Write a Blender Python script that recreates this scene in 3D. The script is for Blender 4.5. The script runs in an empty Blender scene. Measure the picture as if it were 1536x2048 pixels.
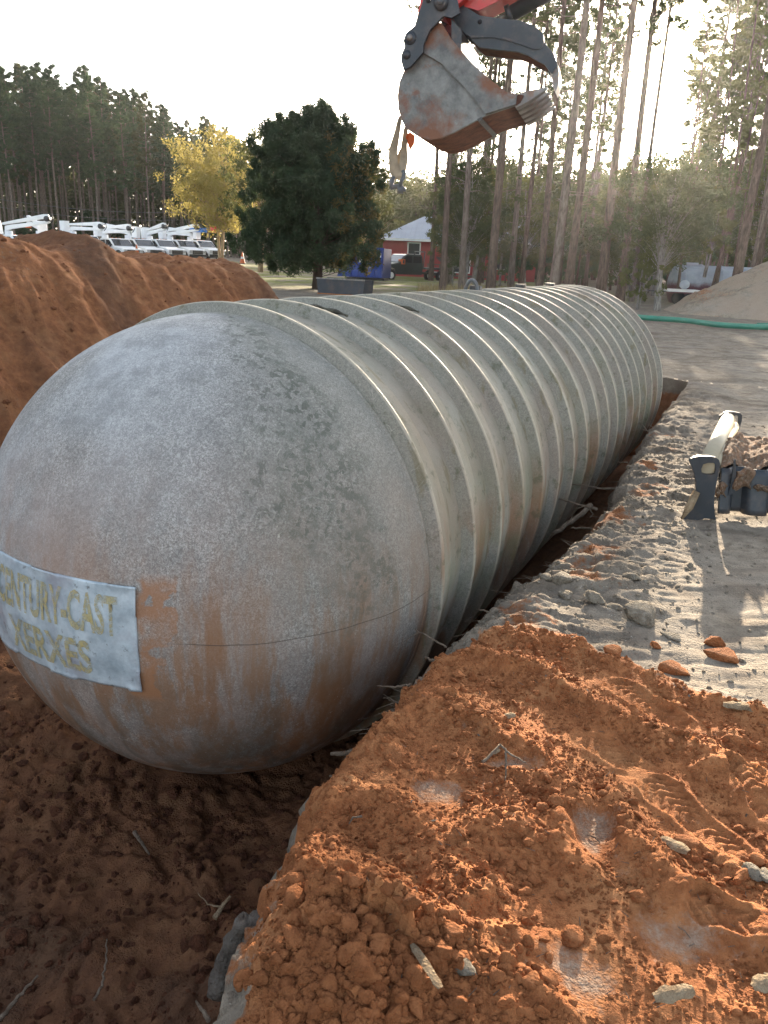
import bpy, bmesh, math, random
import numpy as np
from mathutils import Vector, Matrix
from math import radians as rad, sin, cos, pi

random.seed(7); RNG = np.random.default_rng(7)
sc = bpy.context.scene
COL = sc.collection

# ---------------------------------------------------------------- camera, sky, sun, exposure
EYE = 1.55
FPX = 1550.0                                   # focal length in pixels of the 1536 x 2048 photograph
WC = np.array([[.99912, .04199, 0], [.01313, -.31254, .94981], [.03988, -.94898, -.31282]])
cam_d = bpy.data.cameras.new('camera'); cam = bpy.data.objects.new('camera', cam_d); COL.objects.link(cam)
cam_d.sensor_fit = 'VERTICAL'; cam_d.sensor_height = 36; cam_d.lens = 36*FPX/2048
cam_d.clip_start = .05; cam_d.clip_end = 3000
m = Matrix(((WC[0][0], -WC[0][1], -WC[0][2]), (WC[1][0], -WC[1][1], -WC[1][2]), (WC[2][0], -WC[2][1], -WC[2][2]))).to_4x4()
m.translation = (0, 0, EYE); cam.matrix_world = m
sc.camera = cam

SUN_EL, SUN_AZ = rad(12.6), rad(16.2)           # azimuth measured from +Y towards +X
SUND = Vector((sin(SUN_AZ)*cos(SUN_EL), cos(SUN_AZ)*cos(SUN_EL), sin(SUN_EL)))
world = bpy.data.worlds.new('World'); sc.world = world; world.use_nodes = True
wn = world.node_tree.nodes; wl = world.node_tree.links; wn.clear()
wo = wn.new('ShaderNodeOutputWorld'); bg = wn.new('ShaderNodeBackground'); sky = wn.new('ShaderNodeTexSky')
sky.sky_type = 'NISHITA'; sky.sun_disc = False; sky.sun_elevation = SUN_EL; sky.sun_rotation = SUN_AZ
sky.air_density = 1.0; sky.dust_density = 2.5; sky.ozone_density = 1.0
bg.inputs['Strength'].default_value = .135
hsv = wn.new('ShaderNodeHueSaturation'); hsv.inputs['Saturation'].default_value = .55; wl.new(sky.outputs[0], hsv.inputs['Color']); wl.new(hsv.outputs[0], bg.inputs[0])
# aureole of the hazy evening sun
tc = wn.new('ShaderNodeTexCoord'); dt = wn.new('ShaderNodeVectorMath'); dt.operation = 'DOT_PRODUCT'
nz = wn.new('ShaderNodeVectorMath'); nz.operation = 'NORMALIZE'
wl.new(tc.outputs['Generated'], nz.inputs[0]); wl.new(nz.outputs[0], dt.inputs[0]); dt.inputs[1].default_value = SUND
pw = wn.new('ShaderNodeMath'); pw.operation = 'POWER'; pw.use_clamp = True; pw.inputs[1].default_value = 900
wl.new(dt.outputs['Value'], pw.inputs[0])
b2 = wn.new('ShaderNodeBackground'); b2.inputs['Color'].default_value = (1, .78, .42, 1)
mm = wn.new('ShaderNodeMath'); mm.operation = 'MULTIPLY'; mm.inputs[1].default_value = 14
wl.new(pw.outputs[0], mm.inputs[0]); wl.new(mm.outputs[0], b2.inputs['Strength'])
ad = wn.new('ShaderNodeAddShader'); wl.new(bg.outputs[0], ad.inputs[0]); wl.new(b2.outputs[0], ad.inputs[1])
wl.new(ad.outputs[0], wo.inputs['Surface'])
sd = bpy.data.lights.new('sun', 'SUN'); sd.energy = 5.0; sd.angle = rad(.6); sd.color = (1, .84, .64)
so = bpy.data.objects.new('sun', sd); COL.objects.link(so)
so.rotation_euler = SUND.to_track_quat('Z', 'Y').to_euler()
sc.view_settings.view_transform = 'Standard'; sc.view_settings.look = 'None'
sc.view_settings.gamma = 1; sc.view_settings.exposure = 2.2
try: sc.view_settings.use_curve_mapping = False
except Exception: pass
HAZE = .00018                                     # density of the evening haze
sc.render.engine = 'CYCLES'
sc.cycles.max_bounces = 6; sc.cycles.transparent_max_bounces = 8; sc.cycles.volume_bounces = 0

# ---------------------------------------------------------------- geometry helpers
def ray(x, y):
    return WC @ np.array([(x-768)/FPX, (y-1024)/FPX, 1.])
def gp(x, y, z=0.):                              # where the sight line of a photo pixel meets height z
    v = ray(x, y); t = (z-EYE)/v[2]
    return np.array([v[0]*t, v[1]*t, z])
def pd(x, y, d):                                 # the point of a sight line at d metres ahead
    v = ray(x, y); t = d/v[1]
    return np.array([v[0]*t, d, EYE+v[2]*t])
def hx(x, d, y=520):                             # X of photo column x at d metres ahead
    return pd(x, y, d)[0]

TC = np.array([-.8225, 3.9532, .058]); AX = np.array([.44265, .8967, 0.]); SD = np.array([.8967, -.44265, 0.])
def to_pq(x, y): return (x-TC[0])*AX[0]+(y-TC[1])*AX[1], (x-TC[0])*SD[0]+(y-TC[1])*SD[1]
def from_pq(p, q): return TC[0]+p*AX[0]+q*SD[0], TC[1]+p*AX[1]+q*SD[1]

def _h(ix, iy, iz, s):
    ix = ix.astype(np.int64); iy = iy.astype(np.int64); iz = iz.astype(np.int64)
    n = (ix*374761393 + iy*668265263 + iz*2147483647 + s*1274126177) & 0xffffffff
    n = ((n ^ (n >> 13))*1274126177) & 0xffffffff
    n = ((n ^ (n >> 16))*2246822519) & 0xffffffff
    return ((n ^ (n >> 15)) & 0xffffff)/float(0xffffff)
def perlin(x, y, s=0):
    x = np.asarray(x, float); y = np.asarray(y, float)
    x0 = np.floor(x); y0 = np.floor(y); fx = x-x0; fy = y-y0
    u = fx**3*(fx*(fx*6-15)+10); v = fy**3*(fy*(fy*6-15)+10); z = np.zeros_like(x0)
    def g(i, j):
        a = _h(x0+i, y0+j, z, s)*2*pi
        return np.cos(a)*(fx-i)+np.sin(a)*(fy-j)
    a = g(0, 0)*(1-u)+g(1, 0)*u; b = g(0, 1)*(1-u)+g(1, 1)*u
    return (a*(1-v)+b*v)*1.5
def fbm(x, y, o=4, s=0, r=.5):
    t = 0; a = 1; n = 0
    for i in range(o):
        t = t+a*perlin(x*2**i, y*2**i, s+i*17); n += a; a *= r
    return t/n
def vn3(P, s=0):
    P = np.asarray(P); F = np.floor(P); f = P-F; f = f*f*(3-2*f); t = 0
    for i in (0, 1):
        for j in (0, 1):
            for k in (0, 1):
                w = (f[:, 0] if i else 1-f[:, 0])*(f[:, 1] if j else 1-f[:, 1])*(f[:, 2] if k else 1-f[:, 2])
                t = t+w*_h(F[:, 0]+i, F[:, 1]+j, F[:, 2]+k, s)
    return t*2-1
def worley(x, y, s=0):
    x = np.asarray(x, float); y = np.asarray(y, float)
    x0 = np.floor(x); y0 = np.floor(y); F1 = np.full_like(x, 9.); ID = np.zeros_like(x); z = np.zeros_like(x0)
    for i in (-1, 0, 1):
        for j in (-1, 0, 1):
            px = x0+i+.1+.8*_h(x0+i, y0+j, z, s); py = y0+j+.1+.8*_h(x0+i, y0+j, z+1, s)
            d = np.hypot(px-x, py-y); idv = _h(x0+i, y0+j, z+2, s)
            ID = np.where(d < F1, idv, ID); F1 = np.minimum(F1, d)
    return F1, ID
def sst(a, b, x):
    t = np.clip((x-a)/(b-a), 0, 1); return t*t*(3-2*t)
def lumps(x, y, size, s, power=1.0):             # rounded clods of many heights
    f, i = worley(x/size, y/size, s)
    return size*.5*np.sqrt(np.clip(1-(f/(.25+.45*i))**2, 0, 1))*(i**power)

def np_mesh(name, V, F, smooth=True, attrs=None):
    V = np.asarray(V, np.float32); F = np.asarray(F, np.int32); k = F.shape[1]
    me = bpy.data.meshes.new(name)
    me.vertices.add(len(V)); me.vertices.foreach_set('co', V.ravel())
    me.loops.add(F.size); me.loops.foreach_set('vertex_index', F.ravel())
    me.polygons.add(len(F)); me.polygons.foreach_set('loop_start', np.arange(0, F.size, k, dtype=np.int32))
    me.polygons.foreach_set('use_smooth', np.full(len(F), smooth))
    for an, av in (attrs or {}).items():
        a = me.attributes.new(an, 'FLOAT', 'POINT'); a.data.foreach_set('value', np.asarray(av, np.float32).ravel())
    me.update(calc_edges=True); me.validate()
    return me
def grid_faces(nr, nc):
    a = np.arange(nr*nc).reshape(nr, nc)
    return np.stack([a[:-1, :-1], a[:-1, 1:], a[1:, 1:], a[1:, :-1]], -1).reshape(-1, 4)

def link(name, data, mat=None, parent=None, **props):
    o = bpy.data.objects.new(name, data); COL.objects.link(o)
    if mat is not None and data is not None and not data.materials: data.materials.append(mat)
    if parent is not None: o.parent = parent
    for k, v in props.items(): o[k] = v
    return o
def empty(name, loc=(0, 0, 0), rz=0, label=None, cat=None, group=None):
    o = bpy.data.objects.new(name, None); COL.objects.link(o); o.location = loc; o.rotation_euler = (0, 0, rz)
    o.empty_display_size = .2
    if label: o['label'] = label
    if cat: o['category'] = cat
    if group: o['group'] = group
    return o
def dup(o, parent=None):
    c = o.copy(); COL.objects.link(c)
    if parent is not None: c.parent = parent
    for ch in list(o.children): dup(ch, c)
    return c

class MB:
    def __init__(s): s.v = []; s.f = []; s.sm = []
    def add(s, vs, fs, smooth=False):
        o = len(s.v); s.v += [tuple(v) for v in vs]; s.f += [tuple(i+o for i in f) for f in fs]; s.sm += [smooth]*len(fs); return s
    def box(s, c, d, R=None, bev=0):
        x, y, z = d[0]/2, d[1]/2, d[2]/2
        if bev:
            P = []
            for sz in (-1, 1):
                for (ax_, ay_) in ((x-bev, y), (x, y-bev), (x, -y+bev), (x-bev, -y), (-x+bev, -y), (-x, -y+bev), (-x, y-bev), (-x+bev, y)):
                    P.append(Vector((ax_, ay_, sz*z)))
            F = [tuple(range(8)), tuple(range(15, 7, -1))]+[(i, i+8, (i+1) % 8+8, (i+1) % 8) for i in range(8)]
        else:
            P = [Vector((i*x, j*y, k*z)) for i in (-1, 1) for j in (-1, 1) for k in (-1, 1)]
            F = [(0, 1, 3, 2), (4, 6, 7, 5), (0, 4, 5, 1), (2, 3, 7, 6), (0, 2, 6, 4), (1, 5, 7, 3)]
        if R is not None: P = [R @ p for p in P]
        return s.add([p+Vector(c) for p in P], F)
    def tube(s, pts, r, n=8, cap=True, smooth=True):
        pts = [Vector(p) for p in pts]; rr = r if hasattr(r, '__len__') else [r]*len(pts)
        V = []; up = Vector((0, 0, 1)); pn = None
        for i, p in enumerate(pts):
            t = (pts[min(i+1, len(pts)-1)]-pts[max(i-1, 0)])
            t = t.normalized() if t.length > 1e-9 else up
            if pn is None:
                a = up if abs(t.z) < .9 else Vector((1, 0, 0)); pn = t.cross(a).normalized()
            else:
                pn = (pn-t*pn.dot(t)).normalized()
            b = t.cross(pn)
            for k in range(n):
                a = 2*pi*k/n; V.append(p+(pn*cos(a)+b*sin(a))*rr[i])
        F = []
        for i in range(len(pts)-1):
            for k in range(n):
                F.append((i*n+k, i*n+(k+1) % n, (i+1)*n+(k+1) % n, (i+1)*n+k))
        s.add(V, F, smooth)
        if cap:
            o = len(s.v)-len(V); s.f += [tuple(o+k for k in range(n-1, -1, -1)), tuple(o+(len(pts)-1)*n+k for k in range(n))]; s.sm += [False]*2
        return s
    def lathe(s, prof, n=24, origin=(0, 0, 0), axis='X', arc=None, smooth=True):
        V = []; full = arc is None; a0, a1 = (0, 2*pi) if full else arc; m_ = n if full else n+1
        for (h, r) in prof:
            for k in range(m_):
                a = a0+(a1-a0)*k/n; c_, s_ = r*cos(a), r*sin(a)
                v = {'X': (h, c_, s_), 'Y': (c_, h, s_), 'Z': (c_, s_, h)}[axis]
                V.append(Vector(v)+Vector(origin))
        F = []
        for i in range(len(prof)-1):
            for k in range(n if full else n):
                k2 = (k+1) % m_ if full else k+1
                F.append((i*m_+k, i*m_+k2, (i+1)*m_+k2, (i+1)*m_+k))
        return s.add(V, F, smooth)
    def prism(s, poly, w, frame=None):           # poly in local x,z; extruded along local y from -w/2 to w/2
        n = len(poly); V = [Vector((x, -w/2, z)) for x, z in poly]+[Vector((x, w/2, z)) for x, z in poly]
        if frame is not None: V = [frame @ v for v in V]
        F = [tuple(range(n)), tuple(range(2*n-1, n-1, -1))]+[(i, i+n, (i+1) % n+n, (i+1) % n) for i in range(n)]
        return s.add(V, F)
    def mesh(s, name='mesh'):
        me = bpy.data.meshes.new(name); me.from_pydata([tuple(v) for v in s.v], [], s.f)
        me.polygons.foreach_set('use_smooth', s.sm); me.update(); me.validate()
        bm = bmesh.new(); bm.from_mesh(me); bmesh.ops.recalc_face_normals(bm, faces=bm.faces); bm.to_mesh(me); bm.free()
        return me
    def obj(s, name, mat, parent=None, **props):
        return link(name, s.mesh(name), mat, parent, **props)

def bevel_mesh(me, w, seg=2):
    bm = bmesh.new(); bm.from_mesh(me); bmesh.ops.remove_doubles(bm, verts=bm.verts, dist=1e-5)
    bmesh.ops.bevel(bm, geom=[e for e in bm.edges if e.calc_face_angle(0) > .5], offset=w, segments=seg, affect='EDGES', clamp_overlap=True)
    bm.to_mesh(me); bm.free()

# ---------------------------------------------------------------- materials
class NT:
    def __init__(s, name):
        s.m = bpy.data.materials.new(name); s.m.use_nodes = True; s.t = s.m.node_tree; s.n = s.t.nodes; s.n.clear()
        s.out = s.n.new('ShaderNodeOutputMaterial'); s.b = s.n.new('ShaderNodeBsdfPrincipled'); s.t.links.new(s.b.outputs[0], s.out.inputs[0])
        s.tc = s.n.new('ShaderNodeTexCoord')
    def L(s, a, b): s.t.links.new(a, b)
    def put(s, sock, v):
        if isinstance(v, bpy.types.NodeSocket): s.L(v, sock)
        elif isinstance(v, (tuple, list)) and len(v) == 3 and sock.type == 'RGBA': sock.default_value = (*v, 1)
        else: sock.default_value = v
    def co(s, scale=(1, 1, 1), kind='Object', rot=(0, 0, 0), loc=(0, 0, 0)):
        mp = s.n.new('ShaderNodeMapping'); mp.inputs['Scale'].default_value = scale; mp.inputs['Rotation'].default_value = rot; mp.inputs['Location'].default_value = loc
        s.L(s.tc.outputs[kind], mp.inputs[0]); return mp.outputs[0]
    def pos(s):
        g = s.n.new('ShaderNodeNewGeometry'); return g.outputs['Position']
    def noise(s, scale, detail=4, rough=.55, vec=None, dist=0):
        n = s.n.new('ShaderNodeTexNoise'); n.inputs['Scale'].default_value = scale; n.inputs['Detail'].default_value = detail
        n.inputs['Roughness'].default_value = rough; n.inputs['Distortion'].default_value = dist
        s.L(vec if vec is not None else s.tc.outputs['Object'], n.inputs['Vector']); return n.outputs['Fac']
    def vor(s, scale, vec=None, feat='F1', out='Distance'):
        n = s.n.new('ShaderNodeTexVoronoi'); n.inputs['Scale'].default_value = scale; n.feature = feat
        s.L(vec if vec is not None else s.tc.outputs['Object'], n.inputs['Vector']); return n.outputs[out]
    def rng(s, v, a, b, c=0, d=1, smooth=False):
        n = s.n.new('ShaderNodeMapRange'); n.clamp = True
        if smooth: n.interpolation_type = 'SMOOTHSTEP'
        s.put(n.inputs['Value'], v)
        for k, x in zip(('From Min', 'From Max', 'To Min', 'To Max'), (a, b, c, d)): n.inputs[k].default_value = x
        return n.outputs[0]
    def math(s, op, a, b=0, clamp=False):
        n = s.n.new('ShaderNodeMath'); n.operation = op; n.use_clamp = clamp; s.put(n.inputs[0], a); s.put(n.inputs[1], b); return n.outputs[0]
    def mix(s, f, a, b, mode='MIX'):
        n = s.n.new('ShaderNodeMix'); n.data_type = 'RGBA'; n.blend_type = mode; s.put(n.inputs[0], f); s.put(n.inputs[6], a); s.put(n.inputs[7], b); return n.outputs[2]
    def attr(s, name):
        n = s.n.new('ShaderNodeAttribute'); n.attribute_name = name; return n.outputs['Fac']
    def sep(s, vec):
        n = s.n.new('ShaderNodeSeparateXYZ'); s.L(vec, n.inputs[0]); return n.outputs
    def bump(s, h, dist=.01, strength=1.0, normal=None):
        n = s.n.new('ShaderNodeBump'); n.inputs['Distance'].default_value = dist; n.inputs['Strength'].default_value = strength
        s.put(n.inputs['Height'], h)
        if normal is not None: s.L(normal, n.inputs['Normal'])
        return n.outputs[0]
    def fin(s, col, rough=.8, normal=None, metal=0, spec=.3, **kw):
        s.put(s.b.inputs['Base Color'], col); s.put(s.b.inputs['Roughness'], rough); s.put(s.b.inputs['Metallic'], metal)
        s.b.inputs['Specular IOR Level'].default_value = spec
        if normal is not None: s.L(normal, s.b.inputs['Normal'])
        for k, v in kw.items(): s.put(s.b.inputs[k.replace('_', ' ')], v)
        return s.m

def simple(name, c, rough=.6, var=.25, sc_=6, metal=0, spec=.4, bump=0, dirt=None, da=.5):
    n = NT(name); f = n.rng(n.noise(sc_, 6), .3, .7, 1-var, 1+var*.4)
    cm = n.mix(1, c, f, 'MULTIPLY')
    if dirt: cm = n.mix(n.rng(n.noise(sc_*1.7, 7, .65), .5, .68, 0, da), cm, dirt)
    nb = n.bump(n.noise(sc_*8, 5), bump) if bump else None
    return n.fin(cm, rough, nb, metal, spec)

RED_D, RED_L, RED_Y = (.25, .088, .034), (.50, .205, .082), (.57, .29, .13)
def soil_material():
    n = NT('soil'); P = n.pos()
    red = n.attr('red'); pale = n.attr('pale'); dark = n.attr('dark')
    n1 = n.noise(1.3, 6, .6, P); n2 = n.noise(14, 6, .65, P); n3 = n.noise(90, 5, .7, P); n4 = n.noise(5, 5, .6, P)
    clay = n.mix(n.rng(n2, .32, .66), RED_D, RED_L); clay = n.mix(n.rng(n4, .5, .72, 0, .6), clay, RED_Y)
    clay = n.mix(n.rng(n3, .35, .65, 0, .35), clay, RED_D)
    sand = n.mix(n.rng(n2, .3, .68), (.17, .135, .10), (.43, .36, .275)); sand = n.mix(n.rng(n1, .42, .65, 0, .6), sand, (.35, .31, .26)); sand = n.mix(n.rng(n.noise(3.5, 6, .7, P), .5, .62, 0, .55), sand, (.16, .12, .09))
    sand = n.mix(n.rng(n3, .56, .7, 0, .65), sand, (.10, .08, .065))
    chip = n.rng(n.vor(55, P), .10, .16, 1, 0)
    sand = n.mix(n.math('MULTIPLY', chip, n.rng(n.noise(9, 3, .5, P), .52, .6)), sand, (.62, .57, .48))
    rr = n.rng(n.math('ADD', red, n.rng(n.noise(22, 6, .7, P), .25, .75, -.3, .3)), .38, .62, 0, 1)
    c = n.mix(rr, sand, clay)
    pm = n.rng(n.math('ADD', pale, n.rng(n.noise(22, 7, .8, P), .3, .7, -.45, .45)), .30, .95, 0, .80); c = n.mix(pm, c, n.mix(n.rng(n3, .4, .6), (.30, .21, .15), (.45, .36, .28)))
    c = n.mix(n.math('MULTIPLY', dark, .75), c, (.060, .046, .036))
    # grass and the sandy drive far off by the house
    xs = n.sep(P)
    gm = n.math('MULTIPLY', n.attr('grass'), n.rng(n.noise(.35, 5, .6, P), .40, .52))
    gc = n.mix(n.rng(n.noise(1.2, 6, .7, P), .35, .65), (.075, .10, .022), (.20, .21, .05))
    c = n.mix(gm, c, gc)
    v1 = n.math('SUBTRACT', 1, n.math('MINIMUM', n.math('MULTIPLY', n.vor(75, P), 1.6), 1)); v2 = n.math('SUBTRACT', 1, n.math('MINIMUM', n.math('MULTIPLY', n.vor(170, P), 1.6), 1))
    cr = n.rng(n.noise(6, 4, .6, P), .40, .58)
    h = n.math('ADD', n.math('MULTIPLY', n2, .9), n.math('MULTIPLY', n3, .55)); h = n.math('ADD', h, n.math('MULTIPLY', n.noise(320, 3, .6, P), .2))
    h = n.math('ADD', h, n.math('MULTIPLY', n.math('ADD', n.math('MULTIPLY', v1, .38), n.math('MULTIPLY', v2, .2)), cr))
    return n.fin(c, .95, n.bump(h, .020, 1.0), spec=.12)
def clod_material(name, a, b, dust=None):
    n = NT(name); P = n.pos(); oi = n.n.new('ShaderNodeObjectInfo')
    c = n.mix(n.rng(n.noise(25, 6, .65, P), .3, .7), a, b)
    c = n.mix(n.rng(n.noise(7, 3, .5, P), .45, .65, 0, .5), c, tuple(x*.6 for x in a))
    if dust: c = n.mix(n.rng(n.noise(40, 5, .7, P), .5, .62, 0, .55), c, dust)
    return n.fin(c, .95, n.bump(n.math('ADD', n.math('ADD', n.noise(90, 6, .75, P), n.math('MULTIPLY', n.noise(35, 4, .6, P), .9)), n.math('MULTIPLY', n.math('MINIMUM', n.vor(95, P), .5), -.9)), .020), spec=.12)
def bark_material(name, a, b, sc_=1.0):
    n = NT(name); v = n.co((6*sc_, 6*sc_, 1.3*sc_), 'Object')
    f = n.noise(2.2, 6, .65, v)
    return n.fin(n.mix(n.rng(f, .35, .65), a, b), .95, n.bump(f, .03), spec=.1)
def leaf_material(name, a, b, trans=.4, tcol=None, sc_=1.2):
    n = NT(name); g = n.pos(); oi = n.n.new('ShaderNodeObjectInfo')
    c = n.mix(n.rng(n.noise(sc_, 4, .6, g), .35, .65), a, b)
    c = n.mix(n.rng(n.noise(7, 2, .6, g), .3, .7, 0, .5), c, a)
    c = n.mix(n.math('MULTIPLY', oi.outputs['Random'], .35), c, tuple(x*.55 for x in a))
    d = n.n.new('ShaderNodeBsdfDiffuse'); t = n.n.new('ShaderNodeBsdfTranslucent'); mx = n.n.new('ShaderNodeMixShader')
    n.L(c, d.inputs[0]); n.L(n.mix(.5, c, tcol or b), t.inputs[0]); mx.inputs[0].default_value = trans
    n.L(d.outputs[0], mx.inputs[1]); n.L(t.outputs[0], mx.inputs[2]); n.L(mx.outputs[0], n.out.inputs[0])
    return n.m

M = {}
M['soil'] = soil_material()
M['clod'] = clod_material('red_clod', (.31, .112, .044), (.53, .215, .088))
M['clod_dark'] = clod_material('pit_clod', (.085, .038, .023), (.19, .078, .042))  # clay darkened to go with the shade painted on the pit floor
M['clod_heap'] = clod_material('heap_clod', (.15, .062, .032), (.30, .125, .06))
M['rock'] = clod_material('grey_rock', (.20, .165, .125), (.34, .29, .22), (.45, .40, .33))
M['wood'] = clod_material('wood_chip', (.30, .20, .115), (.50, .39, .26))
M['root'] = clod_material('root', (.17, .12, .085), (.36, .29, .22))
M['stump'] = clod_material('old_stump', (.11, .09, .075), (.27, .235, .20))
M['steel_black'] = simple('black_steel', (.028, .032, .038), .42, .3, 9, 0, .5, .002, (.16, .10, .07), .5)
M['blue_black'] = simple('blue_black_paint', (.028, .035, .044), .45, .25, 5, 0, .5, .0015, (.13, .10, .085), .35)
M['steel_worn'] = simple('worn_steel', (.22, .21, .20), .45, .35, 9, .4, .5, .001, (.18, .085, .045), .7)
M['cream'] = simple('cream_paint', (.38, .32, .22), .5, .12, 7, 0, .5, .001, (.45, .32, .2), .25)
M['white'] = simple('white_paint', (.78, .79, .80), .35, .08, 2)
M['glass'] = simple('dark_glass', (.025, .03, .035), .08, .1, 2, 0, .8)
M['rubber'] = simple('tyre_rubber', (.02, .02, .022), .85, .2, 8)
M['grille'] = simple('dark_grille', (.03, .032, .035), .5, .2, 12)
M['lamp'] = simple('headlamp_glass', (.6, .62, .64), .15, .1, 6, .2, .8)
M['orange'] = simple('orange_plastic', (.55, .12, .03), .5, .1, 5)
M['red_paint'] = simple('red_machine_paint', (.55, .035, .03), .38, .15, 4, 0, .5, 0, (.2, .08, .05), .35)
M['blue_box'] = simple('blue_bin_paint', (.018, .055, .27), .5, .25, 1.5, 0, .4, .003)
M['blue_case'] = simple('blue_bucket', (.03, .17, .50), .5, .15, 3)
M['hose'] = simple('green_hose', (.035, .20, .135), .5, .2, 5)
M['bin'] = simple('dark_bin_steel', (.045, .05, .06), .6, .3, 2, .1, .4, .003, (.14, .09, .06), .4)
M['brick'] = simple('red_siding', (.30, .045, .045), .75, .15, .8)
M['trim'] = simple('white_trim', (.72, .71, .68), .6, .1, 2)
M['roof_metal'] = simple('pale_metal_roof', (.27, .31, .37), .5, .12, 1, .2, .4)
M['maroon'] = simple('maroon_primer', (.13, .045, .055), .7, .25, 1.2)
M['silver'] = simple('faded_tank_paint', (.42, .46, .50), .55, .2, .8, .1, .4)
M['webbing'] = simple('tan_webbing', (.34, .28, .20), .85, .3, 20, 0, .2, .003)
M['shackle'] = simple('shackle_steel', (.10, .11, .12), .5, .3, 15, .3, .5, .001, (.2, .12, .08), .4)
M['wire'] = simple('power_wire', (.12, .12, .13), .6, .1, 1)
M['bark'] = bark_material('pine_bark', (.060, .043, .035), (.16, .115, .09))
M['bark_dark'] = bark_material('cedar_bark', (.035, .025, .02), (.09, .065, .05))
M['bark_l'] = bark_material('pale_pine_bark', (.095, .073, .06), (.22, .175, .145))
M['bark_g'] = bark_material('grey_bark', (.09, .08, .07), (.30, .28, .255), 1.4)
M['bark_y'] = bark_material('tan_bark', (.25, .17, .10), (.42, .31, .19))
M['pine'] = leaf_material('pine_needles', (.045, .080, .045), (.095, .135, .062), .25)
M['pine2'] = leaf_material('yellower_pine_needles', (.045, .066, .030), (.10, .115, .05), .30, (.17, .16, .06))  # yellower and slightly more translucent needles
M['cedar'] = leaf_material('cedar_foliage', (.036, .060, .034), (.080, .112, .052), .28)
M['cedar_l'] = leaf_material('cedar_sun_painted_sprays', (.07, .07, .025), (.16, .14, .05), .4, (.25, .2, .07))  # foliage copy with sunlight put into its colour
M['yellow'] = leaf_material('yellow_leaves', (.25, .205, .06), (.40, .335, .115), .42, (.44, .37, .12))
M['olive'] = leaf_material('olive_leaves', (.060, .075, .030), (.125, .135, .05), .34, (.22, .21, .07))
M['oak'] = leaf_material('oak_leaves', (.040, .058, .028), (.088, .105, .045), .26, (.17, .17, .06))
M['rusty'] = leaf_material('russet_leaves', (.12, .07, .035), (.24, .14, .06), .4)
M['drygrass'] = leaf_material('dry_grass', (.22, .17, .08), (.40, .32, .17), .4)

# ---------------------------------------------------------------- terrain functions
_e = np.array([(-9, 1.72), (-4, 1.72), (-3, 1.72), (-2.5, 1.70), (-2.23, 1.66), (-2.0, 1.55), (-1.84, 1.57), (-1.44, 1.45), (-1, 1.43), (-.43, 1.42), (.2, 1.47), (.71, 1.55), (1.44, 1.63), (2.1, 1.62), (2.75, 1.56), (4.61, 1.45), (7.4, 1.40), (8.9, 1.38), (20, 1.38)])
def q_edge(p):
    return np.interp(p, _e[:, 0], _e[:, 1])+.045*fbm(p*2.3, p*0+3.3, 3, 5)+.022*fbm(p*11, p*0+1.3, 3, 9)
_rb = np.array([to_pq(*gp(x, y)[:2]) for x, y in ((700, 1300), (900, 1262), (1000, 1272), (1100, 1290), (1250, 1335), (1390, 1405), (1536, 1445), (1900, 1560))])
_rb = _rb[np.argsort(_rb[:, 1])]
PATCH = [(gp(905, 1600), .13, .07), (gp(1190, 1700), .07, .14), (gp(1120, 1990), .10, .08), (gp(1350, 1900), .14, .10), (gp(1040, 1560), .08, .04), (gp(940, 1480), .05, .03)]
PRINTS = [(gp(1262, 1560), gp(1180, 1500), .115, 0), (gp(1462, 1735), gp(1285, 1585), .12, 1), (gp(1362, 1478), gp(1215, 1385), .12, 2), (gp(1530, 1660), gp(1475, 1560), .11, 3), (gp(1500, 1890), gp(1370, 1840), .11, 4)]
RIDGE = [((930, 1262), (1130, 1300), (1260, 1345), (1390, 1420), (1536, 1470)), ((905, 1335), (1060, 1360), (1180, 1440), (1300, 1500), (1536, 1640)),
         ((740, 1500), (860, 1430), (1000, 1480), (1090, 1560)), ((640, 1610), (800, 1660), (900, 1730), (960, 1830)), ((1080, 1560), (1130, 1640), (1110, 1760), (960, 1700)),
         ((1230, 1640), (1300, 1760), (1400, 1850), (1536, 1900)), ((560, 1790), (720, 1800), (900, 1860), (1000, 1960), (1040, 2048)), ((620, 1900), (760, 1880), (900, 1900))]
RIDGE = [[gp(*a)[:2] for a in r] for r in RIDGE]
def seg_dist(x, y, a, b):
    dx, dy = b[0]-a[0], b[1]-a[1]; t = np.clip(((x-a[0])*dx+(y-a[1])*dy)/(dx*dx+dy*dy+1e-9), 0, 1)
    return np.hypot(x-a[0]-t*dx, y-a[1]-t*dy)
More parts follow.
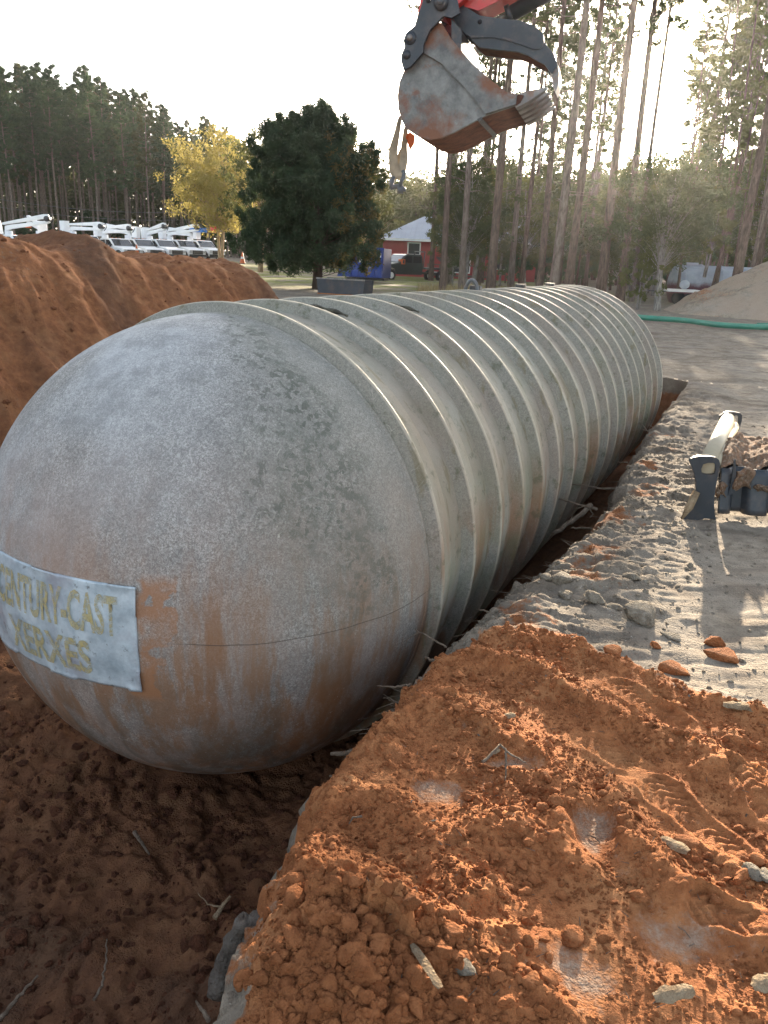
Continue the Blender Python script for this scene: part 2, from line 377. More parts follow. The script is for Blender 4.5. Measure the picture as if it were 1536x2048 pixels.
def ground_h(x, y):
    """height, red, pale, dark of the undisturbed bank"""
    x = np.asarray(x, float); y = np.asarray(y, float)
    p, q = to_pq(x, y); d = np.hypot(x, y)
    wx = x+.07*perlin(x*3, y*3, 41)+.03*perlin(x*9, y*9, 43); wy = y+.07*perlin(x*3, y*3, 42)+.03*perlin(x*9, y*9, 44)
    pb = np.interp(q, _rb[:, 1], _rb[:, 0])
    red = sst(.14, -.14, p-pb+.16*fbm(x*4, y*4, 4, 3))
    near = sst(14, 7, d)
    h = .05*fbm(x*.5, y*.5, 2, 1)+.022*fbm(x*2.1, y*2.1, 3, 2)
    e = q-q_edge(p)
    # red spill: ridges of loose clay pushed over the bank
    rd = np.full(x.shape, 9.)
    for r in RIDGE:
        for a, b in zip(r[:-1], r[1:]): rd = np.minimum(rd, seg_dist(wx, wy, a, b))
    ridge = np.exp(-(rd/.075)**2)
    c1 = lumps(wx, wy, .085, 11, 1.6)+.8*lumps(wx+5, wy, .045, 12, 1.4)+.7*lumps(x+1, y+7, .024, 13, 1.2)+.6*lumps(x+2, y+3, .013, 14)
    rough = .25+.75*np.clip(ridge*1.2+sst(-.1, .45, fbm(x*3.3, y*3.3, 3, 8)), 0, 1)
    low = .035+.014*fbm(wx*3.2, wy*3.2, 3, 21)
    hr = low+.040*ridge*(1+.5*fbm(x*11, y*11, 3, 23))+.55*c1*rough+.010*fbm(x*26, y*26, 4, 22)*rough
    pale = np.zeros_like(x)
    for c, a, b in PATCH:
        m_ = np.exp(-(((wx-c[0])/a)**2+((wy-c[1])/b)**2)**1.5); pale = np.maximum(pale, .85*m_*sst(-.5, .3, fbm(x*9, y*9, 3, 31)+.15)); hr = hr*(1-.8*m_)+(low-.008+.004*0.3*fbm(x*5, y*30, 3, 24))*.8*m_
    mound = .10*np.exp(-(((x-gp(720, 1960)[0])/.26)**2+((y-gp(720, 1960)[1])/.17)**2))
    hr = hr+mound+mound*2.0*c1/.05*.25
    # grey side: broken crust near the edge, packed and scuffed further in
    c2 = lumps(wx+9, wy*1.5, .24, 51, 2.2)*.45+lumps(wx, wy*1.4+9, .10, 52, 2.2)*.55+.35*lumps(x, y, .03, 53)
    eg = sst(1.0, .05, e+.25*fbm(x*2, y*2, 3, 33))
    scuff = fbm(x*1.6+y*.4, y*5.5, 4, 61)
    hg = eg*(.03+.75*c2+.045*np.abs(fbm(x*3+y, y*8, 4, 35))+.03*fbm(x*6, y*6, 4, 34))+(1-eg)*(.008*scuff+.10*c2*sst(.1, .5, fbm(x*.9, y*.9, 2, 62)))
    hg = hg+near*.02*np.abs(fbm(x*2.2, y*7, 4, 63))+.012*fbm(x*14, y*14, 3, 64)*eg
    mid_ = sst(5, 9, d)*sst(36, 24, d); sc2 = fbm(x*.45+y*.1, y*1.7, 4, 67); tr_ = fbm(x*1.1, y*3.5, 4, 70)
    h = h+np.where(red > 0, red*hr, 0)+(1-red)*hg*near+mid_*(.045*np.abs(sc2)+.03*np.abs(tr_)+.25*c2*sst(.0, .4, sc2))
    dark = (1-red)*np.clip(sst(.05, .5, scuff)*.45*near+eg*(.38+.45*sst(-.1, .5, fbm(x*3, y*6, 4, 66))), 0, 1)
    dark = np.maximum(dark, mid_*.75*sst(.02, .40, sc2+.5*tr_))  # bands of shadow, along with tracks, put into the ground colour
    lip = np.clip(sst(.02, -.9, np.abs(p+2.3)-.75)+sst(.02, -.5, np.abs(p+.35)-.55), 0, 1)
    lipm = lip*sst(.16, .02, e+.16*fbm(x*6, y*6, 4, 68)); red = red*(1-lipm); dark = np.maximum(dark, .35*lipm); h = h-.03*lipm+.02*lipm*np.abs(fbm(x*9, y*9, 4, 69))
    # boot prints
    for (a, b, w, s) in PRINTS:
        ax_, ay_ = b[0]-a[0], b[1]-a[1]; L = math.hypot(ax_, ay_); ux, uy = ax_/L, ay_/L; L = min(L, .36)
        u = (x-a[0])*ux+(y-a[1])*uy; v = -(x-a[0])*uy+(y-a[1])*ux
        ww = w/2*np.interp(u/L, [0, .12, .35, .5, .8, .95, 1], [.55, .78, .70, .72, 1, .8, .4])
        ins = sst(.012, -.004, np.abs(v)-ww)*sst(-.012, .004, u)*sst(L+.012, L-.004, u)
        tread = .007*(np.sign(np.sin((u+np.abs(v)*.9)*2*pi/.034))*.5+.5)*((u/L > .42) | (u/L < .3))+.004*((u/L > .3) & (u/L < .33))
        rim = np.exp(-((np.abs(v)-ww-.012)/.014)**2)*sst(-.02, .0, u)*sst(L+.02, L, u)*.010
        base = .05*fbm(x*.5, y*.5, 2, 1)+.022*fbm(x*2.1, y*2.1, 3, 2)+low-.004+.02*ridge
        h = h*(1-ins)+ins*(base+tread)+rim*(1-ins)
        dark = dark*(1-ins); pale = pale*(1-ins)+ins*.12
    # bank crumbles towards the trench
    h = h-.10*sst(.10, -.02, e)*np.clip(1+fbm(x*8, y*8, 3, 71)*1.2, .2, 2)*near
    h = h*sst(60, 20, d)+.55*sst(-8, -22, x)*sst(52, 72, y)
    red = np.where(red > 0, red, 0)+0*x
    red = np.maximum(red, .62*eg*near*sst(.0, .45, fbm(x*2.3+7, y*3.1, 4, 72)))
    red = np.maximum(red, .55*sst(.35, .6, fbm(x*.35, y*.35, 3, 81))*sst(6, 14, d)*sst(34, 22, d))
    return h, red, pale, dark
def grass_mask(x, y):
    return sst(34, 42, y)*sst(95, 80, y)*sst(-34, -26, x)*sst(16, 8, x)*(1-sst(.1, .3, fbm(x*.07, y*.16+4, 2, 91)))

def spaced(a, b, dist0, k, smin):                # steps that grow with distance from dist0
    out = [a]
    while out[-1] < b:
        out.append(out[-1]+max(smin, k*abs(out[-1]-dist0)))
    out[-1] = b
    return np.array(out)
P_END = 9.0
CAMP, CAMQ = to_pq(0, 0)

# right bank with its cut face
ps = np.concatenate([np.arange(-9, -2.6, .12), spaced(-2.6, P_END, CAMP+.4, .0042, .0055)])
us = np.concatenate([np.arange(0, 1.55, .0075), spaced(1.555, 60, .9, .016, .008)])
Pm, Um = np.meshgrid(ps, us, indexing='ij'); QE = q_edge(Pm); Qm = QE+Um
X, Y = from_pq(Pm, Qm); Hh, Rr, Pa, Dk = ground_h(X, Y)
zz = np.array([.03, .06, .10, .14, .19, .25, .34, .45, .6, .8, 1.0, 1.2, 1.35])[::-1]
Pw = np.repeat(ps[:, None], len(zz), 1); Zw = -np.repeat(zz[None, :], len(ps), 0)
top = Hh[:, :1]
Zw = top+Zw
off = -.035*np.exp(-((-Zw-.12)/.12)**2)+.22*sst(.2, 1.2, -Zw)+.05*fbm(Pw*5, Zw*6, 4, 101)+.03*lumps(Pw, Zw, .09, 102)/.045
Qw = QE[:, :1]+off*sst(0, .1, top-Zw)
Xw, Yw = from_pq(Pw, Qw)
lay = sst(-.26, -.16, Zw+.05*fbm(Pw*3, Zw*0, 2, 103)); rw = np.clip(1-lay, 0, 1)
rw = np.maximum(rw, 0)
XX = np.concatenate([Xw, X], 1); YY = np.concatenate([Yw, Y], 1); ZZ = np.concatenate([Zw, Hh], 1)
att = dict(red=np.concatenate([rw, Rr], 1), pale=np.concatenate([Pw*0, Pa], 1), dark=np.concatenate([np.clip(lay*.45+.75*sst(-.8, -.2, Pw)*(.45+.55*sst(4.2, 2.0, Pw)), 0, 1), Dk], 1), grass=np.concatenate([Pw*0, grass_mask(X, Y)], 1))  # dark: topsoil layer, plus shade of the gap painted into the wall
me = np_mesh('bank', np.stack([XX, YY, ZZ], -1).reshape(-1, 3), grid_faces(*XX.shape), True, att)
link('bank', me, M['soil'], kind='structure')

# the rest of the yard
def yard(name, ps, qs):
    Pm, Qm = np.meshgrid(ps, qs, indexing='ij'); X, Y = from_pq(Pm, Qm); Hh, Rr, Pa, Dk = ground_h(X, Y)
    me = np_mesh(name, np.stack([X, Y, Hh], -1).reshape(-1, 3), grid_faces(*X.shape), True, dict(red=Rr, pale=Pa, dark=Dk, grass=grass_mask(X, Y)))
    return link(name, me, M['soil'], kind='structure')
yard('ground', np.concatenate([spaced(P_END, 34, CAMP, .0075, .05), spaced(34.5, 700, CAMP, .03, .3)]), np.concatenate([-spaced(1.2, 700, -4, .03, .12)[::-1], np.arange(-1.1, 1.3, .1), spaced(1.38, 22, -4, .011, .05), spaced(22.4, 500, -3, .04, .3)]))
yard('side_ground', np.concatenate([np.arange(-60, -9, 3), np.arange(-9, P_END+.01, .5)]), -spaced(2.6, 700, 0, .05, .3)[::-1])
yard('back_ground', np.arange(-60, -8.9, 1.5), np.concatenate([np.arange(-2.6, 8, .5), spaced(8, 60, 0, .1, .5)]))

# pit floor
def pit_h(p, q):
    base = -1.27+.30*sst(-1.6, -4.5, p)+.10*fbm(p*.9, q*.9, 3, 201)+.10*sst(.2, 1.5, np.abs(q))*sst(-2.5, -1, p)
    base = base+.30*sst(-.9, -2.0, q)
    wx = p+.1*perlin(p*2, q*2, 202); wy = q+.1*perlin(p*2, q*2, 203)
    r = sst(-.5, .35, fbm(p*1.7, q*1.7, 3, 204))
    c = lumps(wx, wy, .20, 205, 1.8)*.8+lumps(wx, wy+3, .10, 206, 1.3)+.9*lumps(wx+3, wy, .05, 207)+.6*lumps(p, q, .025, 208)
    return base+c*(.3+.7*r)*.9+.02*fbm(p*6, q*6, 4, 209)
pp = np.concatenate([np.arange(-9, -3.4, .10), np.arange(-3.4, .4, .0115), spaced(.4, P_END, -1, .05, .06)])
qq = np.arange(-2.3, 2.05, .0125)
Pm, Qm = np.meshgrid(pp, qq, indexing='ij'); X, Y = from_pq(Pm, Qm); Z = pit_h(Pm, Qm)
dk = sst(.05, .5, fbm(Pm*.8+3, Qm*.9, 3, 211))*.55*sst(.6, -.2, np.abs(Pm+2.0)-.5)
me = np_mesh('pit_floor', np.stack([X, Y, Z], -1).reshape(-1, 3), grid_faces(*X.shape), True, dict(red=np.full(X.shape, .85), pale=X*0, dark=np.clip(dk+.78, 0, 1), grass=X*0))  # dark: deep shade of the pit put into the floor colour
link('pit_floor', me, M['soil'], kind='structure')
# ends of the trench
for pe_, sg in ((P_END, -1), (-8.98, 1)):
    pe = np.linspace(-2.6, float(q_edge(np.array([pe_]))[0])+.02, 140); tz = np.linspace(0, 1, 30); Qm, Tm = np.meshgrid(pe, tz, indexing='ij')
    X0, Y0 = from_pq(pe_+0*Qm, Qm); top = ground_h(X0, Y0)[0]; Zm = -1.4+(top+1.4)*Tm
    X, Y = from_pq(pe_+sg*(.0+.10*(1-Tm)*2*np.abs(fbm(Qm*4, Zm*4, 4, 220))), Qm)
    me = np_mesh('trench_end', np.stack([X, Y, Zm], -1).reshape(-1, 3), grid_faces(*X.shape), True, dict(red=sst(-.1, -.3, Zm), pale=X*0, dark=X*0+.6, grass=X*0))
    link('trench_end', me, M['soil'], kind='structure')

# spoil heap left of the trench
CREST = np.array([(-9, 1.5), (-3, 1.7), (0, 1.6), (1.67, 1.60), (2.19, 1.62), (2.5, 1.52), (2.8, 1.46), (3.1, 1.52), (3.3, 1.64), (3.42, 1.64), (3.55, 1.56), (3.8, 1.40), (4.12, 1.30), (4.3, 1.38), (4.64, 1.43), (5.1, 1.42), (5.5, 1.40), (5.7, 1.36), (5.84, 1.26), (6.0, 1.1), (6.29, .75), (6.8, .1), (7.4, -.5), (12, -.6)])
def heap_h(p, q):
    w = q+.22*fbm(p*.5, q*.3, 3, 301)+.10*fbm(p*1.6, q*.6, 3, 302)
    crest = np.interp(p+.5*np.maximum(q+4.4, 0)*sst(4.6, 6, p)+.10*fbm(p*.8, q*1.1, 2, 303), CREST[:, 0], CREST[:, 1])+.05*fbm(p*2.2, q*2.2, 3, 304)
    up = -1.38+(-1.18-w)*.95
    z = -np.logaddexp(-up*9, -crest*9)/9          # soft minimum
    down = 1.6-(-5.6-w)*.85
    z = -np.logaddexp(-z*9, -down*9)/9
    z = np.maximum(z, np.where(q < -2.3, -.35, -1.45))
    steep = sst(-1.2, -.6, z)
    rill = fbm(p*3.2+q*1.5, q*.55-p*.3, 4, 305); rill2 = fbm(p*9+q*4, q*2, 3, 306)
    flank = steep*(.25+.75*sst(1.55, 1.0, z))
    r3 = 1-2*np.abs(fbm(p*1.5+q*.55, q*.28, 3, 314)); z = z+.17*rill*flank+.10*(r3-.4)*flank+.06*np.abs(rill2)*flank+.05*fbm(p*5, q*5, 4, 315)*steep
    c = lumps(p, q, .26, 307, 3)*.30+lumps(p+3, q, .12, 308, 2)*.5+.8*lumps(p, q+4, .06, 309, 1.3)+.02*fbm(p*12+q*5, q*4, 4, 311)
    z = z+c*(.2+.6*sst(-.1, .4, fbm(p*1.1, q*1.3, 3, 310)))*(.4+.6*sst(1.6, 1.2, z))
    return z
pp = np.concatenate([np.arange(-9, -1.0, .12), spaced(-1, 10.5, CAMP-2, .0036, .014)]); qq = np.concatenate([np.arange(-10.5, -6, .15), np.arange(-6, -1.05, .019)])
Pm, Qm = np.meshgrid(pp, qq, indexing='ij'); X, Y = from_pq(Pm, Qm); Z = heap_h(Pm, Qm)
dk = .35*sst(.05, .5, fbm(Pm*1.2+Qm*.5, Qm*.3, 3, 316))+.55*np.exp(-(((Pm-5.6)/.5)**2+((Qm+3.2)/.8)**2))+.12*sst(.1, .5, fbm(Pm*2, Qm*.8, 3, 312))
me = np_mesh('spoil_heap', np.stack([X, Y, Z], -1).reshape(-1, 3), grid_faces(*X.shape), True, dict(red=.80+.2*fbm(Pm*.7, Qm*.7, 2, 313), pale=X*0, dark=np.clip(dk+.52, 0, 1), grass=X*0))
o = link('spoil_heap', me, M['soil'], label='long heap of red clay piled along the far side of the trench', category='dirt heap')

# sand and clay heap on the right
def mound2():
    c = pd(1742, 560, 30.5); n_ = 150; a = np.linspace(-8.6, 8.6, n_); b = np.linspace(-6, 6, 110); A, B = np.meshgrid(a, b, indexing='ij')
    X = c[0]+A; Y = c[1]+B
    d = np.hypot(A/7.6, B/4.8)+.05*fbm(A*.6, B*.6, 3, 401)
    z = 4.3*np.clip(1-d, 0, 1)**1.12-.05+.35*np.exp(-((A+1.6)**2+B**2)/1.2)
    z = z+(.16*fbm(A*.9, B*.9, 4, 402)+.06*np.abs(fbm(A*3, B*3, 3, 403))+.3*lumps(X, Y, .35, 404, 2)+.4*lumps(X, Y, .16, 405, 1.5))*sst(1.05, .9, d)
    z = np.where(d > 1.04, -.12, z)
    red = .30+.42*fbm(A*.9, B*.6, 4, 406)+.15*sst(.25, .1, d)
    me = np_mesh('sand_heap', np.stack([X, Y, z], -1).reshape(-1, 3), grid_faces(*X.shape), True, dict(red=red, pale=1.1*sst(-.3, .25, fbm(A*.7+5, B*.7, 3, 407)), dark=X*0, grass=X*0))
    link('sand_heap', me, M['soil'], label='pale sandy heap streaked with red clay beyond the green hose', category='dirt heap')
mound2()

# evening haze hanging over the whole yard
hz = bpy.data.materials.new('haze'); hz.use_nodes = True; hn = hz.node_tree.nodes; hn.clear(); ho = hn.new('ShaderNodeOutputMaterial'); pv = hn.new('ShaderNodeVolumePrincipled')
pv.inputs['Color'].default_value = (.95, .95, .97, 1); pv.inputs['Density'].default_value = HAZE; pv.inputs['Anisotropy'].default_value = .80
hz.node_tree.links.new(pv.outputs[0], ho.inputs['Volume'])
MB().box((0, 320, 15), (1500, 800, 36)).obj('haze', hz, kind='stuff')

# ---------------------------------------------------------------- clods and stones
def rock_base(sub, seed, amp=.34, flat=.75):
    bm = bmesh.new(); bmesh.ops.create_icosphere(bm, subdivisions=sub, radius=1)
    V = np.array([v.co[:] for v in bm.verts]); F = np.array([[v.index for v in f.verts] for f in bm.faces]); bm.free()
    r = 1+amp*vn3(V*1.3+seed*7.1, seed)+amp*.5*vn3(V*3+seed, seed+1)+(amp*.5*vn3(V*5+seed, seed+2)+amp*.3*vn3(V*11+seed, seed+3) if sub > 2 else 0)
    V = V*r[:, None]
    for k in range(9):                           # knock some facets flat
        rs = np.random.default_rng(seed*10+k); n_ = rs.normal(size=3); n_ /= np.linalg.norm(n_)
        d = V@n_; lim = .62; V = V-np.outer(np.maximum(d-lim, 0), n_)*.85
    V[:, 2] *= flat
    return V, F
BASES = {s: [rock_base(s, k+3*s) for k in range(5)] for s in (1, 2, 3)}
BASES[4] = [rock_base(4, k+40) for k in range(5)]
def scatter(name, pts, sizes, sub, mat, smooth=True, **props):
    pts = list(pts)
    Vs = []; Fs = []; o = 0; rs = np.random.default_rng(len(pts)+sub)
    for (x, y, z), s in zip(pts, sizes):
        V, F = BASES[sub][rs.integers(5)]; a, b = rs.uniform(0, 2*pi, 2); b *= .3
        sc3 = s*rs.uniform(.55, 1.4, 3); U = V*sc3
        ca, sa = cos(a), sin(a); U = np.stack([U[:, 0]*ca-U[:, 1]*sa, U[:, 0]*sa+U[:, 1]*ca, U[:, 2]], 1)
        cb, sb = cos(b), sin(b); U = np.stack([U[:, 0], U[:, 1]*cb-U[:, 2]*sb, U[:, 1]*sb+U[:, 2]*cb], 1)
        Vs.append(U+[x, y, z]); Fs.append(F+o); o += len(V)
    me = np_mesh(name, np.concatenate(Vs), np.concatenate(Fs), smooth)
    return link(name, me, mat, **props)
def bank_z(x, y): return ground_h(np.atleast_1d(float(x)), np.atleast_1d(float(y)))[0]
def sample_bank(n, seed, want):
    rs = np.random.default_rng(seed); out = []
    p = rs.uniform(-2.7, 1.0, n); q = CAMQ+rs.uniform(-1.2, 1.6, n); x, y = from_pq(p, q)
    e = q-q_edge(p); h, r, pa, dk = ground_h(x, y)
    cl = fbm(x*3.3, y*3.3, 3, 8)+.35*fbm(x*1.2, y*1.2, 2, 18)
    k = (e > .015) & (r > .6) & (pa < .25) & (cl+rs.uniform(-.6, .3, n) > want)
    for (a, b, w, s) in PRINTS: k &= seg_dist(x, y, a[:2], b[:2]) > .075
    return x[k], y[k], h[k]
x, y, h = sample_bank(80000, 1, -.45); s = .0028+.0065*RNG.random(len(x))**2.6
scatter('small_clods', zip(x, y, h), s, 1, M['clod'], False, kind='stuff', label='crumbs of red clay covering the bank')
x, y, h = sample_bank(15000, 2, -.12); s = .0065+.013*RNG.random(len(x))**2.8
scatter('medium_clods', zip(x, y, h+s*.2), s, 2, M['clod'], False, kind='stuff', label='loose red clay clods scattered over the bank')
# the pile of bigger clods nearest the camera
rs = np.random.default_rng(55)
for n_, s0, s1, pw, sub_, nm, lab in ((460, .010, .019, 1.9, 3, 'piled_clods', 'heaped up clay clods at the near corner of the bank'), (1500, .0055, .011, 2.0, 2, 'piled_crumbs', 'small crumbs between the heaped up clay clods')):
    px = 560+rs.normal(size=n_)*200+120; py = 1950+rs.normal(size=n_)*68; P_ = np.array([gp(a, b, .1)[:2] for a, b in zip(px, np.clip(py, 1790, 2300))])
    p, q = to_pq(P_[:, 0], P_[:, 1]); k = (q-q_edge(p) > .03) & (px > 480) & (px < 1100) & (fbm(P_[:, 0]*6, P_[:, 1]*6, 3, 56)+rs.uniform(-.3, .3, n_) > -.12); P_ = P_[k]; h = ground_h(P_[:, 0], P_[:, 1])[0]; s = s0+s1*rs.random(len(P_))**pw
    scatter(nm, zip(P_[:, 0], P_[:, 1], h+s*.15), s, sub_, M['clod'], sub_ == 3, kind='stuff', label=lab)
# crumbs on the grey crust
rs = np.random.default_rng(5); n_ = 5000
p = rs.uniform(-.8, 4.5, n_); e = rs.random(n_)**1.6*1.3; q = q_edge(p)+.03+e; x, y = from_pq(p, q); h, r, pa, dk = ground_h(x, y)
k = (r < .3) & (rs.random(n_) < np.exp(-e*1.2)); x, y, h = x[k], y[k], h[k]; s = .004+.016*rs.random(len(x))**4
scatter('grey_crumbs', zip(x, y, h), s, 1, M['rock'], kind='stuff', label='crumbs of grey crust along the trench edge')
# pit clods
rs = np.random.default_rng(6); n_ = 11000
p = rs.uniform(-3.4, -.2, n_); q = rs.uniform(-2.0, 1.5, n_); k = fbm(p*1.7, q*1.7, 3, 204)+rs.uniform(-.4, .4, n_) > .0; p, q = p[k], q[k]; x, y = from_pq(p, q)
z = pit_h(p, q); s = .006+.034*rs.random(len(x))**4
scatter('pit_clods', zip(x, y, z), s, 1, M['clod_dark'], False, kind='stuff', label='loose clods lying on the pit floor')
rs = np.random.default_rng(8); n_ = 3800
p = rs.uniform(-1, 7, n_); q = rs.uniform(-5.3, -1.5, n_); k = rs.random(n_) < .25+.75*sst(-3, -1.5, q); p, q = p[k], q[k]; x, y = from_pq(p, q)
z = heap_h(p, q); s = .008+.035*rs.random(len(x))**5
scatter('heap_clods', zip(x, y, z), s, 1, M['clod_heap'], False, kind='stuff', label='clods that rolled down the clay heap')

ROCKM = {}
def rock(px, py, w, mat, label, name='stone', cat='stone', group=None, sub=3, k=0, flat=1, elong=1.25, rz=0, z=None, pit=False):
    if pit: P = gp(px, py, -1.2)
    else: P = gp(px, py, .03)
    D = math.sqrt(P[0]**2+P[1]**2+EYE**2); r = w/2*D/FPX
    key = (sub, k, mat)
    if key not in ROCKM:
        V, F = BASES[sub][k % 5]; ROCKM[key] = np_mesh(name, V, F); ROCKM[key].materials.append(M[mat])
    o = link(name, ROCKM[key]); zb = pit_h(*[np.atleast_1d(v) for v in to_pq(P[0], P[1])])[0] if pit else bank_z(P[0], P[1])[0]
    o.location = (P[0], P[1], zb+r*.42*flat); o.scale = (r*elong, r, r*flat); o.rotation_euler = (.1, .08, rz)
    o['label'] = label; o['category'] = cat
    if group: o['group'] = group
    return o
rock(1282, 1236, 62, 'rock', 'largest grey brown stone with a flat top on the sandy bank', k=0, flat=.9, rz=.2)
rock(1263, 1166, 32, 'rock', 'flat grey stone on the crust above the largest stone', k=1, flat=.6)
rock(1122, 1172, 40, 'rock', 'blocky grey stone perched right at the trench edge', k=2, flat=.9)
rock(1090, 1170, 24, 'rock', 'small grey stone left of the blocky stone at the edge', k=3)
rock(1188, 1206, 40, 'rock', 'rounded grey stone left of the largest stone', k=4, flat=.7)
rock(1232, 1218, 30, 'rock', 'slab of grey crust touching the left side of the largest stone', k=1, flat=.5)
rock(1130, 1198, 28, 'rock', 'grey stone just below the blocky edge stone', k=0, flat=.7)
rock(1345, 1268, 30, 'rock', 'thin grey flake lying right and below the largest stone', k=2, flat=.35, elong=1.6, rz=-.8)
rock(1433, 1282, 32, 'clod', 'cube shaped red clay clod on the pale packed ground', 'clay_clod', 'clod', k=1, flat=1.1)
rock(1446, 1308, 50, 'clod', 'long red clay clod touching the cube shaped clod', 'clay_clod', 'clod', k=2, flat=.6, elong=1.4, rz=-.5)
rock(1342, 1338, 48, 'clod', 'lone red clay clod where grey ground meets red soil', 'clay_clod', 'clod', k=3, flat=.7)
rock(1312, 1288, 20, 'clod', 'smallest separate red clod under the largest stone', 'clay_clod', 'clod', k=4, flat=.8)
rock(1224, 1318, 34, 'clod', 'red clod at the upper rim of the red soil', 'clay_clod', 'clod', k=0, flat=.9)
g_ = 'large red clay clods in the loose soil of the bank'
big = [(640, 1935, 52, 0), (697, 1968, 50, 1), (752, 1990, 58, 2), (594, 1906, 40, 3), (668, 1880, 34, 4), (706, 1908, 36, 1), (730, 1935, 38, 0), (648, 2000, 34, 2), (620, 2010, 30, 3), (560, 1960, 36, 4),
       (800, 1965, 34, 2), (880, 1975, 42, 1), (905, 1985, 36, 4), (850, 1925, 26, 0), (820, 1900, 24, 3), (930, 1915, 34, 0), (1015, 1755, 40, 2), (1050, 1720, 30, 3), (985, 1735, 26, 1), (1122, 1808, 28, 4),
       (1145, 1895, 60, 1), (930, 1990, 34, 3), (1105, 1640, 46, 2), (1080, 1650, 34, 0), (1065, 1780, 30, 1), (915, 1355, 34, 3), (985, 1372, 26, 0), (950, 1450, 36, 4), (912, 1448, 34, 1), (1173, 1467, 20, 2),
       (1010, 1505, 26, 0), (1270, 1815, 44, 3), (1425, 1825, 30, 2), (1300, 1690, 30, 0), (770, 1870, 26, 2), (540, 1995, 26, 1), (690, 2025, 34, 4), (985, 2010, 44, 2), (860, 2020, 28, 0), (1510, 1740, 40, 1)]
for i, (a, b, w, k) in enumerate(big):
    rock(a, b, w*.75, 'clod', 'large rounded red clay clod half sunk in the loose red soil of the bank', 'clay_clod', 'clod', g_, 4, k, .8, 1.1, i*1.3)
rock(1502, 1770, 36, 'rock', 'broken grey crust slab among red clods at the right', k=4, flat=.5)
rock(1532, 1778, 32, 'rock', 'tilted pale grey crust slab behind the broken slab', k=0, flat=.6, rz=1)
rock(920, 2000, 34, 'rock', 'round grey pebble between red clods near the wood splinter', k=3)

# wood chips, splinters, twigs and roots
def chip(px, py, L, W_, rz, label, mat='wood', curl=.25, cat='wood chip', name='wood_chip'):
    P = gp(px, py, .05); D = math.sqrt(P[0]**2+P[1]**2+EYE**2); l = L*D/FPX; w = W_*D/FPX; nu, nv = 9, 6; V = []; rs = np.random.default_rng(px)
    for s_ in (1, -1):
        for i in range(nu):
            u = i/(nu-1)-.5; ww = w*(1-.5*abs(2*u)**3)*(1+.25*rs.uniform(-1, 1))
            for j in range(nv):
                v = j/(nv-1)-.5
                V.append((u*l, v*ww, curl*w*(1-(2*v)**2)*.5+.12*l*curl*(1-(2*u)**2)+s_*w*.03+rs.uniform(-1, 1)*w*.02))
    F = [tuple(f) for f in grid_faces(nu, nv)]+[tuple(x+nu*nv for x in f[::-1]) for f in grid_faces(nu, nv)]
    ring = [j for j in range(nv)]+[i*nv+nv-1 for i in range(1, nu)]+[(nu-1)*nv+j for j in range(nv-2, -1, -1)]+[i*nv for i in range(nu-2, 0, -1)]
    F += [(ring[i], ring[(i+1) % len(ring)], ring[(i+1) % len(ring)]+nu*nv, ring[i]+nu*nv) for i in range(len(ring))]
    o = MB().add(V, F).obj(name, M[mat]); o.location = (P[0], P[1], bank_z(P[0], P[1])[0]+(.035 if L > 90 else .012)); o.rotation_euler = (.12, -.15, rz)
    o['label'] = label; o['category'] = cat; return o
chip(846, 2006, 104, 15, -1.15, 'long splintered pale wood shard among the clods at the bottom', curl=.1, cat='wood splinter', name='wood_splinter')
chip(1348, 1697, 52, 22, -.9, 'flat grey bark chip with one end raised on the red soil')
chip(1372, 1690, 40, 26, -.6, 'red clay covered chip leaning beside the grey bark chip', 'clod')
chip(1345, 2000, 66, 26, .15, 'broad pale torn bark chip near the bottom right corner')
chip(1528, 1968, 44, 24, .3, 'cream bark chip cut off by the right edge of the photo')
chip(1018, 1443, 22, 14, .1, 'tiny pale shell like chip in the middle of the red soil')
chip(1480, 1432, 60, 22, -.5, 'weathered grey bark strip where the red soil begins')
chip(988, 1512, 26, 9, .6, 'small reddish bark sliver left of the forked twig')

def twig(name, pix, r, label, mat='root', z=None, cat='root', taper=.45, dist=None, wob=.003, branches=()):
    def at(p_):
        a, b, zz_ = p_
        return gp(a, b, zz_) if dist is None else pd(a, b, zz_)
    def path(pl, wob):
        P = [at(p_) for p_ in pl]; out = []; rs = np.random.default_rng(int(pl[0][0]*7+pl[0][1]))
        for i in range(len(P)-1):
            n2 = 6; wob_ = min(wob, .10*float(np.linalg.norm(P[i+1]-P[i]))/6*1.2)
            for k in range(n2):
                t = k/n2; out.append(P[i]*(1-t)+P[i+1]*t+rs.normal(size=3)*wob_)
        out.append(P[-1]); return out
    mb = MB(); pt = path(pix, wob); n2 = len(pt)
    mb.tube(pt, [r*.85*(1-(1-taper)*i/(n2-1))*(1+.06*math.sin(i*2.1)) for i in range(n2)], 7)
    for br, rr in branches:
        pb = path(br, wob); mb.tube(pb, [rr*(1-.6*i/(len(pb)-1)) for i in range(len(pb))], 6)
    o = mb.mesh(name); c = np.mean([v.co[:] for v in o.vertices], 0)
    for v in o.vertices: v.co = v.co-Vector(c)
    ob = link(name, o, M[mat]); ob.location = c; ob['label'] = label; ob['category'] = cat; return ob
twig('twig', [(965, 1528, .10), (1000, 1490, .12), (1020, 1508, .11), (1052, 1525, .10)], .006, 'forked pale twig lying on the red soil', cat='twig', branches=[([(1012, 1502, .11), (1012, 1530, .1), (1010, 1562, .09)], .004)])
twig('root', [(1250, 978, -.02), (1195, 976, -.06), (1138, 966, -.10)], .011, 'long straight root reaching from the bank towards the tank', wob=.003)
